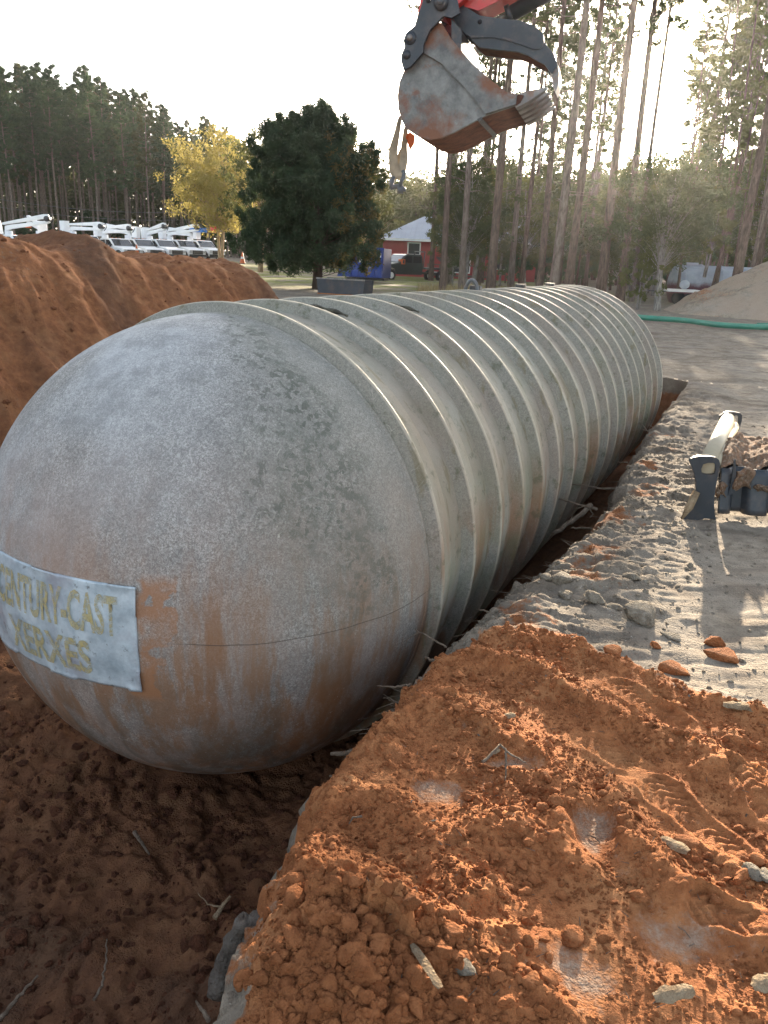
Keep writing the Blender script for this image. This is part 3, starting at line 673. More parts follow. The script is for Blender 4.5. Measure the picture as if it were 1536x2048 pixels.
twig('root', [(1192, 1018, -.05), (1160, 1010, -.10), (1118, 998, -.12)], .013, 'root above the thick broken branch in the trench gap', wob=.003, branches=[([(1170, 1012, -.08), (1150, 1020, -.15), (1140, 1040, -.2)], .006), ([(1175, 1013, -.05), (1186, 1028, -.1), (1180, 1035, -.12)], .006)])
twig('root', [(1182, 1010, -.2), (1150, 1038, -.28), (1105, 1068, -.35)], .024, 'thick broken branch leaning down between bank and tank', wob=.003, taper=.8)
twig('root', [(1200, 1062, -.1), (1170, 1056, -.15), (1142, 1056, -.18)], .012, 'short stub root under the thick broken branch', wob=.006)
twig('root', [(1165, 1104, -.1), (1125, 1081, -.16)], .006, 'thin pale root hanging lowest in the middle of the gap')
twig('root', [(1255, 925, -.04), (1235, 924, -.07)], .008, 'short pale root tip poking out above the long straight root')
twig('root', [(1300, 868, -.02), (1285, 850, -.03), (1262, 845, -.06)], .006, 'wispy root near the far end of the gap', branches=[([(1296, 862, -.02), (1280, 858, -.04), (1262, 862, -.08)], .005), ([(1310, 860, .0), (1295, 845, .02), (1278, 840, .02)], .004)])
twig('root', [(892, 1294, .0), (855, 1272, .0), (830, 1259, .0)], .005, 'thin forked root in front of the first rib', branches=[([(840, 1264, 0), (825, 1272, -.02), (808, 1284, -.04)], .003)])
twig('root', [(868, 1322, -.02), (850, 1314, -.05)], .008, 'pale broken root stub beside the lowest visible rib')
twig('root', [(822, 1368, .0), (790, 1374, -.02), (754, 1372, -.05)], .006, 'wavy thin root over the dark gap under the dome')
twig('root', [(985, 1228, .0), (970, 1222, -.03), (955, 1218, -.05)], .006, 'little pale root at the crest of the grey crust')
twig('root', [(745, 1503, -.08), (700, 1506, -.12), (662, 1508, -.14)], .017, 'stout snapped root under the dome with a hanging side shoot', branches=[([(700, 1508, -.12), (692, 1540, -.22), (680, 1570, -.3), (672, 1600, -.36)], .008)])
twig('root', [(712, 1568, -.12), (685, 1558, -.18), (660, 1552, -.2)], .012, 'second snapped root just under the stout one', wob=.004)
twig('root', [(708, 1624, .02), (670, 1612, .0), (656, 1595, -.02), (655, 1578, -.02)], .005, 'pale curved rootlet bent like a hook at the edge', wob=.002)
twig('root', [(724, 1633, .07), (706, 1635, .07), (698, 1648, .06)], .004, 'short bent pale rootlet on the red soil by the edge', wob=.002)
twig('root', [(745, 1545, -.05), (690, 1562, -.15), (660, 1580, -.2)], .004, 'long thin rootlet crossing the snapped roots')
twig('stick', [(268, 1664, -1.05), (283, 1685, -1.05), (299, 1709, -1.08)], .012, 'short bent stick standing out of the dark pit floor', cat='stick', wob=.004)
twig('stick', [(430, 1836, -1.0), (445, 1812, -.98), (461, 1792, -.95)], .014, 'split pale wood sliver on the pit floor', 'wood', cat='stick', wob=.002, branches=[([(442, 1815, -1), (415, 1808, -1.02), (396, 1785, -1.04)], .004)])
twig('stick', [(0, 2040, -1.0), (35, 1995, -.95), (76, 1951, -.9)], .011, 'long pale stick at the bottom left corner', cat='stick', wob=.004)
twig('stick', [(188, 2000, -1.0), (206, 1965, -.98), (212, 1915, -.97), (214, 1878, -.97)], .007, 'thin curved grey rootlet on the pit floor', cat='stick', wob=.004)
twig('stick', [(418, 2040, -.35), (404, 2020, -.38), (392, 2002, -.4)], .008, 'small pale stick poking out below the old root stub', cat='stick', wob=.002)
# fibrous root mat at the lip under the dome
rs = np.random.default_rng(77); mb = MB()
for k in range(150):
    a = rs.uniform(0, 1); px = 742+a*95+rs.normal()*8; py = 1535-a*170+rs.normal()*12
    P0 = gp(px+18, py+4, -.03-.14*rs.random()); dr = -SD*rs.uniform(.03, .12)+np.array([rs.normal()*.03, rs.normal()*.03, -rs.uniform(-.02, .12)])
    P1 = P0+dr*.5+rs.normal(size=3)*.012; P2 = P0+dr+rs.normal(size=3)*.02
    mb.tube([P0, P1, P2], [.0022, .0018, .0009], 4, cap=False)
for k in range(70):
    p = rs.uniform(-.3, 4.5); q = q_edge(np.array([p]))[0]; x, y = from_pq(p, q+.02)
    P0 = np.array([x, y, -.02-.1*rs.random()]); dr = -SD*rs.uniform(.03, .11)+np.array([rs.normal()*.03, rs.normal()*.03, -rs.uniform(-.03, .08)])
    mb.tube([P0, P0+dr*.5+rs.normal(size=3)*.01, P0+dr], [.002, .0016, .0009], 4, cap=False)
mb.obj('root_mat', M['root'], kind='stuff', label='mat of fine fibrous roots hanging from the trench edge')
# twigs, bark bits and dead leaves on the packed ground
rs = np.random.default_rng(88); mb = MB()
for k in range(420):
    p = rs.uniform(-1.6, 6.5); q = 1.75+rs.random()**1.3*3.2; x, y = from_pq(p, q); z0 = bank_z(x, y)[0]+.004; a = rs.uniform(0, pi); L_ = rs.uniform(.008, .05)*(1+.25*max(0, p)); r_ = rs.uniform(.0008, .0022)*(1+.3*max(0, p))
    P0 = np.array([x, y, z0]); d_ = np.array([cos(a), sin(a), 0])*L_/2
    if k % 3: mb.tube([P0-d_, P0+[0, 0, r_*2], P0+d_+rs.normal(size=3)*[.004, .004, 0]], [r_, r_, r_*.5], 4, cap=False)
    else:
        e_ = np.array([-sin(a), cos(a), 0])*L_*.3; mb.add([P0-d_*.5, P0-e_*.5+[0, 0, .003], P0+d_*.5+[0, 0, .005], P0+e_*.5], [(0, 1, 2, 3)])
for k in range(160):
    px = rs.uniform(700, 1536); py = rs.uniform(1330, 2030); g_2 = gp(px, py, .05); z0 = bank_z(g_2[0], g_2[1])[0]+.004; a = rs.uniform(0, pi); L_ = rs.uniform(.006, .028); d_ = np.array([cos(a), sin(a), .1])*L_/2; P0 = np.array([g_2[0], g_2[1], z0]); mb.tube([P0-d_, P0+d_], [.0011, .0006], 4, cap=False)
mb.obj('ground_litter', M['stump'], kind='stuff', label='tiny twigs and bark bits littering the ground')
# old root stub in the cut bank, lower left
def stub():
    A_ = gp(490, 1838, -.02); B_ = gp(452, 1900, -.12); C_ = gp(438, 1990, -.22)
    mb = MB(); pts = []; rr = []
    for i in range(15):
        t = i/14; P = (1-t)**2*A_+2*t*(1-t)*B_+t*t*C_; pts.append(P); rr.append(.020+.010*t+.003*math.sin(i*1.7))
    mb.tube(pts, rr, 14)
    P = np.array(A_); pts2 = [P+[.03, .0, .005], (A_+B_)/2+[.035, 0, -.01], B_+[.03, 0, -.03]]; mb.tube(pts2, [.02, .024, .012], 10)
    me = mb.mesh('root_stub'); V = np.array([v.co[:] for v in me.vertices]); nn = vn3(V*[60, 60, 18], 3)*.005+vn3(V*140, 4)*.002
    for i, v in enumerate(me.vertices): v.co = v.co+v.normal*nn[i]
    c = V.mean(0)
    for v in me.vertices: v.co = v.co-Vector(c)
    o = link('root_stub', me, M['stump']); o.location = c; o['label'] = 'thick weathered grey root stub exposed in the cut bank'; o['category'] = 'root stub'
stub()

# ---------------------------------------------------------------- the fibreglass tank
def tank_material():
    n = NT('weathered_fibreglass'); v = n.co((1, 1, 1), 'Object'); P = n.pos()
    # tank frame: x along the axis, y to its left, z up
    mp = n.n.new('ShaderNodeMapping'); mp.vector_type = 'TEXTURE'; mp.inputs['Location'].default_value = tuple(TC); mp.inputs['Rotation'].default_value = (0, 0, math.atan2(AX[1], AX[0]))
    n.L(P, mp.inputs[0]); T = mp.outputs[0]; xs = n.sep(T)
    def stretched(sx, sy, sz):
        m2 = n.n.new('ShaderNodeMapping'); m2.inputs['Scale'].default_value = (sx, sy, sz); n.L(T, m2.inputs[0]); return m2.outputs[0]
    y = n.math('MULTIPLY', xs[1], -1)               # towards the bank
    y = n.math('MULTIPLY', xs[1], -1)               # towards the bank
    def M2(a_, b_): return n.math('MULTIPLY', a_, b_)
    azm = n.math('MULTIPLY', n.math('ARCTAN2', y, n.math('MULTIPLY', n.math('ADD', xs[0], .066), -1)), 57.2958)
    fib = n.noise(85, 3, .75, T, 1.5); fib2 = n.noise(38, 4, .75, T, 3.0); big = n.noise(1.1, 4, .55, T); mid = n.noise(3.2, 6, .65, T); small = n.noise(8, 6, .7, T)
    fine = n.math('ADD', M2(fib, .55), M2(fib2, .45))
    dome = n.rng(xs[0], -.10, -.04, 1, 0); shell = n.math('SUBTRACT', 1, dome)
    base = n.mix(n.rng(fine, .44, .57), (.165, .155, .14), (.43, .41, .38))
    base = n.mix(n.rng(fine, .55, .61, 0, .5), base, (.54, .53, .50))
    face = n.attr('face'); crest = n.attr('crest')
    smooth = n.mix(n.rng(mid, .35, .66), (.26, .24, .19), (.40, .375, .31)); smooth = n.mix(n.rng(n.noise(2.4, 4, .6, T), .45, .65, 0, .55), smooth, (.28, .215, .165))
    rough_ = n.mix(n.rng(fine, .42, .60), (.185, .178, .148), (.32, .305, .26))
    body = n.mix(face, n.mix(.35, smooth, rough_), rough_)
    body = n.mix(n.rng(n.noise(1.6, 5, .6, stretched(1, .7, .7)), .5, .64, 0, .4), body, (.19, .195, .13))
    body = n.mix(M2(crest, n.rng(small, .3, .6, .35, .9)), body, (.42, .38, .30))  # sun highlight along the rib crests painted as a lighter colour
    c = n.mix(dome, body, base)
    # lighter bluish tone high on the dome
    ch = M2(M2(n.rng(big, .30, .50), n.rng(y, .85, -.1)), M2(dome, n.rng(xs[2], -.1, .45)))
    c = n.mix(M2(ch, .48), c, (.53, .55, .57))
    c = n.mix(M2(M2(n.rng(small, .44, .60), dome), .40), c, (.17, .17, .165))
    # pinkish tan weathering across the middle, brown streaks running down
    tan = M2(n.rng(n.noise(1.5, 6, .65, stretched(1.6, 1.6, .8)), .36, .56), n.rng(xs[2], .80, .25)); c = n.mix(M2(tan, n.math('ADD', M2(dome, .50), .08)), c, (.33, .225, .175))
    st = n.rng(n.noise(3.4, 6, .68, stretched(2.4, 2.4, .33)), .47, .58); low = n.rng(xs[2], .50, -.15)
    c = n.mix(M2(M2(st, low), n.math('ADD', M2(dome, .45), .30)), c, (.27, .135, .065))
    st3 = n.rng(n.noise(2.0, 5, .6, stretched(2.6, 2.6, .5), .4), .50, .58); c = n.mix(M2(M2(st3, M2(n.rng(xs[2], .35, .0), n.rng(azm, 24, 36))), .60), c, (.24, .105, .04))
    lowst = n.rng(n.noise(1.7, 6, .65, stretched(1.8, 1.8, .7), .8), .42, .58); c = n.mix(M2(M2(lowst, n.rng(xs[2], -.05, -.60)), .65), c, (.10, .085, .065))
    c = n.mix(M2(n.rng(n.noise(1.4, 3, .5, T), .50, .64), M2(shell, .25)), c, (.27, .175, .135))
    # dark green algae band and spots on the bank side of the dome
    wz = n.math('ADD', azm, n.rng(n.noise(2.2, 4, .6, T), .3, .7, -12, 12))
    am = M2(M2(n.rng(wz, 34, 58), n.rng(xs[2], -.35, .25)), dome)
    c = n.mix(M2(am, .45), c, (.20, .20, .165))
    bandm = M2(M2(n.rng(wz, 54, 64), n.rng(wz, 77, 68)), M2(n.rng(xs[2], -.25, .15), dome))
    sm = n.rng(n.noise(24, 3, .6, T, .4), .53, .575); sm3 = n.rng(n.noise(17, 6, .8, T), .46, .60)
    c = n.mix(M2(M2(bandm, n.math('MAXIMUM', sm, sm3)), .58), c, (.095, .105, .085))
    spm = M2(M2(n.rng(wz, 34, 48), n.rng(wz, 72, 62)), M2(n.rng(xs[2], .30, .55), dome)); c = n.mix(M2(M2(spm, M2(sm, n.rng(mid, .38, .52))), .55), c, (.085, .09, .075))
    sp2 = M2(n.rng(n.noise(11, 6, .7, T), .56, .66), shell); c = n.mix(M2(sp2, .55), c, (.075, .085, .045))
    grn = M2(M2(n.rng(n.noise(1.8, 5, .6, T), .50, .62), n.rng(xs[2], .45, .0)), shell); c = n.mix(M2(grn, .45), c, (.15, .165, .09))
    drip = M2(n.rng(n.noise(5, 4, .6, stretched(3.0, 1.2, .5)), .60, .66), shell); c = n.mix(M2(drip, .5), c, (.16, .13, .06))
    # white flecks near the bottom, orange glue ghost right of the plate
    fl = n.math('MULTIPLY', n.rng(n.noise(60, 5, .75, T), .62, .68), n.rng(xs[2], .1, -.5)); c = n.mix(n.math('MULTIPLY', fl, .5), c, (.55, .56, .55))
    az = n.math('DIVIDE', n.math('MULTIPLY', xs[1], -1), n.math('MAXIMUM', n.math('MULTIPLY', n.math('ADD', xs[0], .066), -1), .05))
    gh = n.math('MULTIPLY', n.rng(n.math('ADD', az, n.rng(n.noise(5, 3, .6, T), .3, .7, -.06, .06)), .36, .39), n.rng(n.math('ADD', az, n.rng(n.noise(8, 4, .6, T), .3, .7, -.12, .12)), .53, .50))
    gh = n.math('MULTIPLY', gh, n.rng(n.math('ABSOLUTE', xs[2]), .29, .25)); gh = n.math('MULTIPLY', gh, n.math('MULTIPLY', n.rng(n.noise(4, 5, .6, T), .40, .55), dome))
    c = n.mix(n.math('MULTIPLY', gh, .8), c, (.33, .155, .075))
    # hairline mould seam round the middle of the dome
    seam = n.math('MULTIPLY', n.rng(n.math('ABSOLUTE', n.math('ADD', xs[2], n.rng(n.noise(3, 2, .5, T), .3, .7, -.006, .006))), .0028, .0012), n.math('MULTIPLY', dome, n.rng(xs[1], -.5, -.62)))
    c = n.mix(n.math('MULTIPLY', seam, .75), c, (.08, .06, .05))
    scr = n.rng(n.noise(1.2, 2, .5, T, 6), .4985, .4995); scr2 = n.rng(n.noise(1.2, 2, .5, T, 6), .5015, .5005)
    c = n.mix(n.math('MULTIPLY', n.math('MULTIPLY', scr, scr2), n.math('MULTIPLY', n.rng(n.noise(2, 2, .5, T), .55, .6), .4)), c, (.6, .56, .48))
    return n.fin(c, n.rng(mid, .3, .7, .55, .75), n.bump(n.math('ADD', fine, M2(small, .8)), .004, .9), spec=.16)
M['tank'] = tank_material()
n = NT('rib_edge'); M['tank_dark'] = n.fin(n.mix(n.rng(n.noise(12, 4), .4, .6), (.05, .045, .035), (.15, .14, .10)), .8)
TROT = math.atan2(AX[1], AX[0])
tank = empty('storage_tank', (TC[0], TC[1], TC[2]), TROT, 'long ribbed fibreglass storage tank with a domed end lying in the trench', 'tank')
LAST = 9*.42+8*.42*.95; RB = 1.191
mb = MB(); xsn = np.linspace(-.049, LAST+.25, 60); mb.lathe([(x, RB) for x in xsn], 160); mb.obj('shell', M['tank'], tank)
def dome(sign, x0):
    n1, n2 = 110, 220; t = np.linspace(0, pi/2, n1); a = np.linspace(0, 2*pi, n2, endpoint=False); T_, A_ = np.meshgrid(t, a, indexing='ij')
    wv = 1+.0022*fbm(np.cos(A_)*np.sin(T_)*3+9, np.sin(A_)*np.sin(T_)*3, 3, 700)
    Xd = x0+sign*1.146*np.cos(T_)*wv; Rd = 1.1945*np.sin(T_)*wv
    V = np.stack([Xd, Rd*np.cos(A_), Rd*np.sin(A_)], -1).reshape(-1, 3); idx = np.arange(n1*n2).reshape(n1, n2); nx = np.roll(idx, -1, 1)
    F = np.stack([idx[:-1], nx[:-1], nx[1:], idx[1:]], -1).reshape(-1, 4)
    if sign > 0: F = F[:, ::-1]
    return np_mesh('end_dome', V, F)
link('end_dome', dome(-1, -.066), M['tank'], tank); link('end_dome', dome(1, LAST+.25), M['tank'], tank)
mb = MB().lathe([(-.075, 1.192), (-.070, 1.1985), (-.052, 1.1990), (-.049, 1.190)], 200); mb.obj('joint_band', M['tank'], tank)
prof = [(-.049, 1.1895), (-.047, 1.1935), (-.034, 1.199), (-.013, 1.2430), (-.009, 1.2475), (-.003, 1.25), (.012, 1.2500), (.019, 1.2470), (.030, 1.2365), (.045, 1.2255), (.065, 1.217), (.10, 1.2085), (.15, 1.2015), (.215, 1.1965), (.22, 1.1895)]
ribm = MB().lathe(prof, 200).mesh('rib'); ribm.materials.append(M['tank'])
vx = np.array([v.co.x for v in ribm.vertices])
for an_, av_ in (('face', (vx < -.010)*1.0), ('crest', ((vx > -.012) & (vx < .022))*1.0)):
    at_ = ribm.attributes.new(an_, 'FLOAT', 'POINT'); at_.data.foreach_set('value', av_.astype(np.float32))
for i in range(18):
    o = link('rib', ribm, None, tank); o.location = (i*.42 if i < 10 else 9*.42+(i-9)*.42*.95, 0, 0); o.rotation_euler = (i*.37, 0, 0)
# fittings along the top: lugs, cleats and gasket strips lying between ribs
def on_tank(px, py, R):
    v = ray(px, py); o_ = np.array([0, 0, EYE])-TC
    vl = np.array([v@AX, -(v@SD), v[2]]); ol = np.array([o_@AX, -(o_@SD), o_[2]])
    a = vl[1]**2+vl[2]**2; b = ol[1]*vl[1]+ol[2]*vl[2]; c = ol[1]**2+ol[2]**2-R*R; D_ = max(b*b-a*c, 0); t = (-b-math.sqrt(D_))/a
    return ol+t*vl
mb = MB()
def arc_tube(mb, x, a0, a1, R, r, n=10):
    mb.tube([(x+(i/n)*.06, R*sin(a0+(a1-a0)*i/n)*-1, R*cos(a0+(a1-a0)*i/n)) for i in range(n+1)], r, 6)
for (pa, pb) in (((622, 612), (695, 632)), ((775, 607), (838, 624))):
    A_ = on_tank(*pa, 1.203); B_ = on_tank(*pb, 1.203); a0 = math.atan2(-A_[1], A_[2]); a1 = math.atan2(-B_[1], B_[2]); mb = MB()
    x_ = (A_[0]+B_[0])/2
    mb.tube([(A_[0]+(B_[0]-A_[0])*i/12, -1.203*sin(a0+(a1-a0)*i/12), 1.203*cos(a0+(a1-a0)*i/12)) for i in range(13)], [.010+.005*math.sin(i) for i in range(13)], 6)
    mb.obj('gasket_strip', M['tank_dark'], tank)
for px in (1012, 1112, 1175):
    L = on_tank(px, 590, 1.25); MB().box((L[0]+.05, 0.02, 1.262), (.07, .10, .035), bev=.01).obj('top_cleat', M['steel_black'], tank)
L = on_tank(912, 592, 1.25); mb = MB(); mb.tube([(L[0]+.9, .06*cos(a), 1.20+.13*sin(a)) for a in np.linspace(0, pi, 12)], .017, 8); mb.obj('lifting_lug', M['shackle'], tank)
# name plate and its faded lettering on the dome
def on_dome(az, el, lift=0.):
    a = rad(az); e_ = rad(el); R = 1+lift/1.15
    return (-.066-1.146*R*cos(e_)*cos(a), -1.1945*R*cos(e_)*sin(a), 1.1945*R*sin(e_))
def plate_material():
    n = NT('name_plate'); P = n.pos(); c = n.mix(n.rng(n.noise(9, 6, .7, P), .35, .65), (.30, .36, .40), (.55, .62, .66))
    c = n.mix(n.rng(n.noise(28, 5, .7, P), .60, .68, 0, .8), c, (.10, .10, .10)); c = n.mix(n.rng(n.noise(4, 5, .6, P), .52, .66, 0, .6), c, (.28, .26, .30))
    return n.fin(c, .4, n.bump(n.noise(12, 3, .5, P), .004), .15, .5)
def letter_material():
    n = NT('faded_yellow_print'); P = n.pos(); c = n.mix(n.rng(n.noise(30, 5, .7, P), .35, .65), (.46, .36, .14), (.42, .38, .24))
    m_ = n.fin(c, .6); t = n.n.new('ShaderNodeBsdfTransparent'); mx = n.n.new('ShaderNodeMixShader'); f = n.rng(n.noise(26, 6, .8, P), .40, .62, .9, .12)
    n.L(f, mx.inputs[0]); n.L(t.outputs[0], mx.inputs[1]); n.L(n.b.outputs[0], mx.inputs[2]); n.L(mx.outputs[0], n.out.inputs[0]); return m_
AZ0, AZ1, EL0, EL1 = -20.5, 20.4, -10.9, 11.2
nu, nv = 80, 44; V = []
for s_ in (.006, .0):
    for i in range(nu):
        for j in range(nv):
            az = AZ0+(AZ1-AZ0)*i/(nu-1); el = EL0+(EL1-EL0)*j/(nv-1)
            edge = min(i, nu-1-i, j, nv-1-j)
            V.append(on_dome(az, el, s_+.0025*float(perlin(np.array([az*.25]), np.array([el*.3]), 5)[0])+(.010*(1-edge/4)**2 if edge < 4 and (i+j) % 37 < 14 else 0)))
g = grid_faces(nu, nv); ring = [j for j in range(nv)]+[i*nv+nv-1 for i in range(1, nu)]+[(nu-1)*nv+j for j in range(nv-2, -1, -1)]+[i*nv for i in range(nu-2, 0, -1)]; N0 = nu*nv
F = [tuple(f) for f in g]+[tuple(x+N0 for x in f[::-1]) for f in g]+[(ring[i], ring[i]+N0, ring[(i+1) % len(ring)]+N0, ring[(i+1) % len(ring)]) for i in range(len(ring))]
plate = MB().add(V, F, True).obj('name_plate', plate_material(), tank)
def lettering(text, az_c, el_c, width, height, name):
    cu = bpy.data.curves.new('text', 'FONT'); cu.body = text; cu.align_x = 'CENTER'; cu.align_y = 'CENTER'; cu.size = 1; cu.resolution_u = 3; cu.offset = .03
    t = bpy.data.objects.new('text', cu); COL.objects.link(t); bpy.context.view_layer.update()
    me = bpy.data.meshes.new_from_object(t.evaluated_get(bpy.context.evaluated_depsgraph_get())); bpy.data.objects.remove(t); bpy.data.curves.remove(cu)
    bm = bmesh.new(); bm.from_mesh(me)
    bmesh.ops.triangulate(bm, faces=bm.faces)
    for _ in range(2): bmesh.ops.subdivide_edges(bm, edges=[e for e in bm.edges if e.calc_length() > .12], cuts=1)
    bm.to_mesh(me); bm.free()
    C_ = np.array([v.co[:] for v in me.vertices]); lo, hi = C_.min(0), C_.max(0)
    for v in me.vertices:
        u = (v.co.x-lo[0])/(hi[0]-lo[0])-.5; w = (v.co.y-lo[1])/(hi[1]-lo[1])-.5
        v.co = on_dome(az_c+u*width, el_c+w*height, .0105)
    me.name = name; me.materials.clear(); o = link(name, me, LETM, plate); return o
LETM = letter_material()
lettering('CENTURY-CAST', .0, 4.9, 33.5, 8.2, 'lettering')
lettering('XERXES', -1.5, -4.9, 23.5, 7.6, 'lettering')

# ---------------------------------------------------------------- excavator arm, bucket, thumb, sling
UPV = np.array([0, 0, 1.])
w_b = pd(966, 212, 6.30)-pd(930, 170, 5.6); w_b[2] = 0; BWID = float(np.linalg.norm(w_b)); w_b /= BWID      # the bucket's width runs away from the camera
u_b = np.array([w_b[1], -w_b[0], 0])                            # along the side plates, to the right
B0 = pd(930, 170, 5.6)
def bk(x, y, off=0.):                                           # crop pixel -> bucket frame (u, z) in the plane at off
    X_, Y_ = 740+x/3.657, y/3.657; v = ray(X_, Y_); o_ = np.array([0, 0, EYE]); c = B0+w_b*off
    t = ((c-o_)@w_b)/(v@w_b); P = o_+v*t-B0; return (P@u_b, P[2])
FR = Matrix(((u_b[0], w_b[0], 0), (u_b[1], w_b[1], 0), (0, 0, 1)))
FR4 = FR.to_4x4(); FR4.translation = Vector(B0)
def b_root(name, label, cat):
    o = empty(name, (0, 0, 0), 0, label, cat); o.matrix_world = FR4; return o
def slab(poly, o0, o1, src=None):
    src = o0 if src is None else src
    pts = [bk(x, y, src) for x, y in poly]; n_ = len(pts)
    V = [Vector((a, o0, b)) for a, b in pts]+[Vector((a, o1, b)) for a, b in pts]
    F = [tuple(range(n_)), tuple(range(2*n_-1, n_-1, -1))]+[(i, i+n_, (i+1) % n_+n_, (i+1) % n_) for i in range(n_)]
    return MB().add(V, F)
def bucket_material():
    n = NT('scoured_bucket_steel'); P = n.pos(); a = n.noise(2.6, 6, .62, P); b = n.noise(9, 6, .7, P)
    c = n.mix(n.rng(b, .35, .65), (.10, .105, .105), (.22, .23, .22)); c = n.mix(n.rng(a, .44, .56), c, (.17, .078, .045)); c = n.mix(n.rng(n.noise(5, 6, .7, P), .58, .68, 0, .8), c, (.17, .07, .04))
    return n.fin(c, .55, n.bump(b, .006), .25, .4)
M['bucket'] = bucket_material()
n = NT('clay_caked_steel'); P = n.pos(); b = n.noise(11, 6, .7, P)
M['caked'] = n.fin(n.mix(n.rng(b, .35, .65), (.075, .038, .028), (.18, .08, .05)), .85, n.bump(b, .012))
bucket = b_root('excavator_bucket', 'worn steel excavator bucket caked with red clay hanging over the tank', 'bucket')
side = [(500, 165), (440, 225), (395, 330), (350, 400), (290, 470), (250, 515), (215, 600), (201, 700), (208, 800), (232, 880), (262, 940), (330, 985), (430, 1022), (520, 1008), (620, 965), (740, 900), (860, 838), (1070, 768), (1078, 690), (1000, 678), (900, 600), (750, 470), (600, 290), (530, 180)]
s1 = slab(side, 0, .03); s1.obj('side_plate', M['bucket'], bucket)
slab(side, BWID-.03, BWID, 0).obj('side_plate', M['bucket'], bucket)
belly = [(395, 330), (290, 470), (250, 515), (215, 600), (201, 700), (208, 800), (232, 880), (262, 940), (330, 985), (430, 1022), (520, 1008), (620, 965), (740, 900), (860, 838), (1085, 762)]
pts = [bk(x, y, 0) for x, y in belly]; V = []
inn = []
cx_, cz_ = bk(620, 600, 0)
for a, b in pts:
    d_ = math.hypot(a-cx_, b-cz_); inn.append((a+(cx_-a)/d_*.02, b+(cz_-b)/d_*.02))
n_ = len(pts); V = [Vector((a, .03, b)) for a, b in pts]+[Vector((a, BWID-.03, b)) for a, b in pts]+[Vector((a, .03, b)) for a, b in inn]+[Vector((a, BWID-.03, b)) for a, b in inn]
F = []
for i in range(n_-1):
    F += [(i, i+1, i+1+n_, i+n_), (i+2*n_, i+3*n_, i+1+3*n_, i+1+2*n_)]
F += [(0, n_, 3*n_, 2*n_), (n_-1, 3*n_-1, 4*n_-1, 2*n_-1)]
MB().add(V, F, True).obj('belly_plate', M['caked'], bucket)
# wear straps across the belly, cutting lip, side cutter, teeth
def belly_at(t):
    k = t*(n_-1); i = min(int(k), n_-2); f = k-i; return pts[i][0]*(1-f)+pts[i+1][0]*f, pts[i][1]*(1-f)+pts[i+1][1]*f
for t0 in (.885,):
    a = belly_at(t0); b = belly_at(t0+.018); d_ = (b[0]-a[0], b[1]-a[1]); L_ = math.hypot(*d_); nn = (d_[1]/L_, -d_[0]/L_)
    V = [Vector((q_[0]+nn[0]*e_, w_, q_[1]+nn[1]*e_)) for q_ in (a, b) for e_ in (-.004, .012) for w_ in (-.004, BWID+.004)]
    MB().add(V, [(0, 1, 3, 2), (4, 6, 7, 5), (0, 4, 5, 1), (2, 3, 7, 6), (0, 2, 6, 4), (1, 5, 7, 3)]).obj('wear_strap', M['steel_black'], bucket)
lip = [(1070, 772), (1100, 752), (1125, 700), (1085, 690), (1060, 735)]
slab(lip, -.012, BWID+.012, 0).obj('cutting_lip', M['caked'], bucket)
cut = [(500, 165), (440, 228), (395, 330), (402, 395), (530, 470), (600, 550), (700, 645), (800, 770), (845, 836), (1070, 766), (1078, 690), (1000, 678), (900, 600), (750, 470), (600, 290), (530, 180)]
s_ = slab(cut, -.022, -.001, 0); s_.obj('side_cutter', M['bucket'], bucket)
tA = bk(1085, 700); tB = bk(1215, 705); tC = bk(1085, 765)
tl = MB(); L_ = .155
dirx = np.array([tB[0]-tC[0], tB[1]-tC[1]]); dirx = dirx/np.linalg.norm(dirx)
base_ = np.array([(tA[0]+tC[0])/2, (tA[1]+tC[1])/2]); nrm = np.array([-dirx[1], dirx[0]])
V = []
for (l, hh, ww) in ((-.03, .045, .05), (.06, .04, .045), (.165, .012, .03), (.19, .004, .022)):
    for sx, sz in ((-1, -1), (1, -1), (1, 1), (-1, 1)):
        q_ = base_+dirx*l+nrm*hh*sz*.8; V.append((q_[0], sx*ww, q_[1]))
tl.add(V, [(0, 3, 2, 1), (12, 13, 14, 15)]+[(i*4+k, i*4+(k+1) % 4, i*4+4+(k+1) % 4, i*4+4+k) for i in range(3) for k in range(4)])
tm = tl.mesh('tooth'); bevel_mesh(tm, .004); tm.materials.append(M['steel_worn'])
for i in range(5):
    o = link('tooth', tm, None, bucket); o.location = (0, .05+(BWID-.10)*i/4, 0)
slab([(430, 240), (520, 175), (560, 260), (500, 360), (420, 330)], .18, .22, 0).obj('bucket_ear', M['steel_black'], bucket)
slab([(430, 240), (520, 175), (560, 260), (500, 360), (420, 330)], BWID-.22, BWID-.18, 0).obj('bucket_ear', M['steel_black'], bucket)
slab([(560, 250), (600, 290), (740, 460), (700, 470), (600, 370), (540, 300)], .04, BWID-.04, 0).obj('back_plate', M['caked'], bucket)

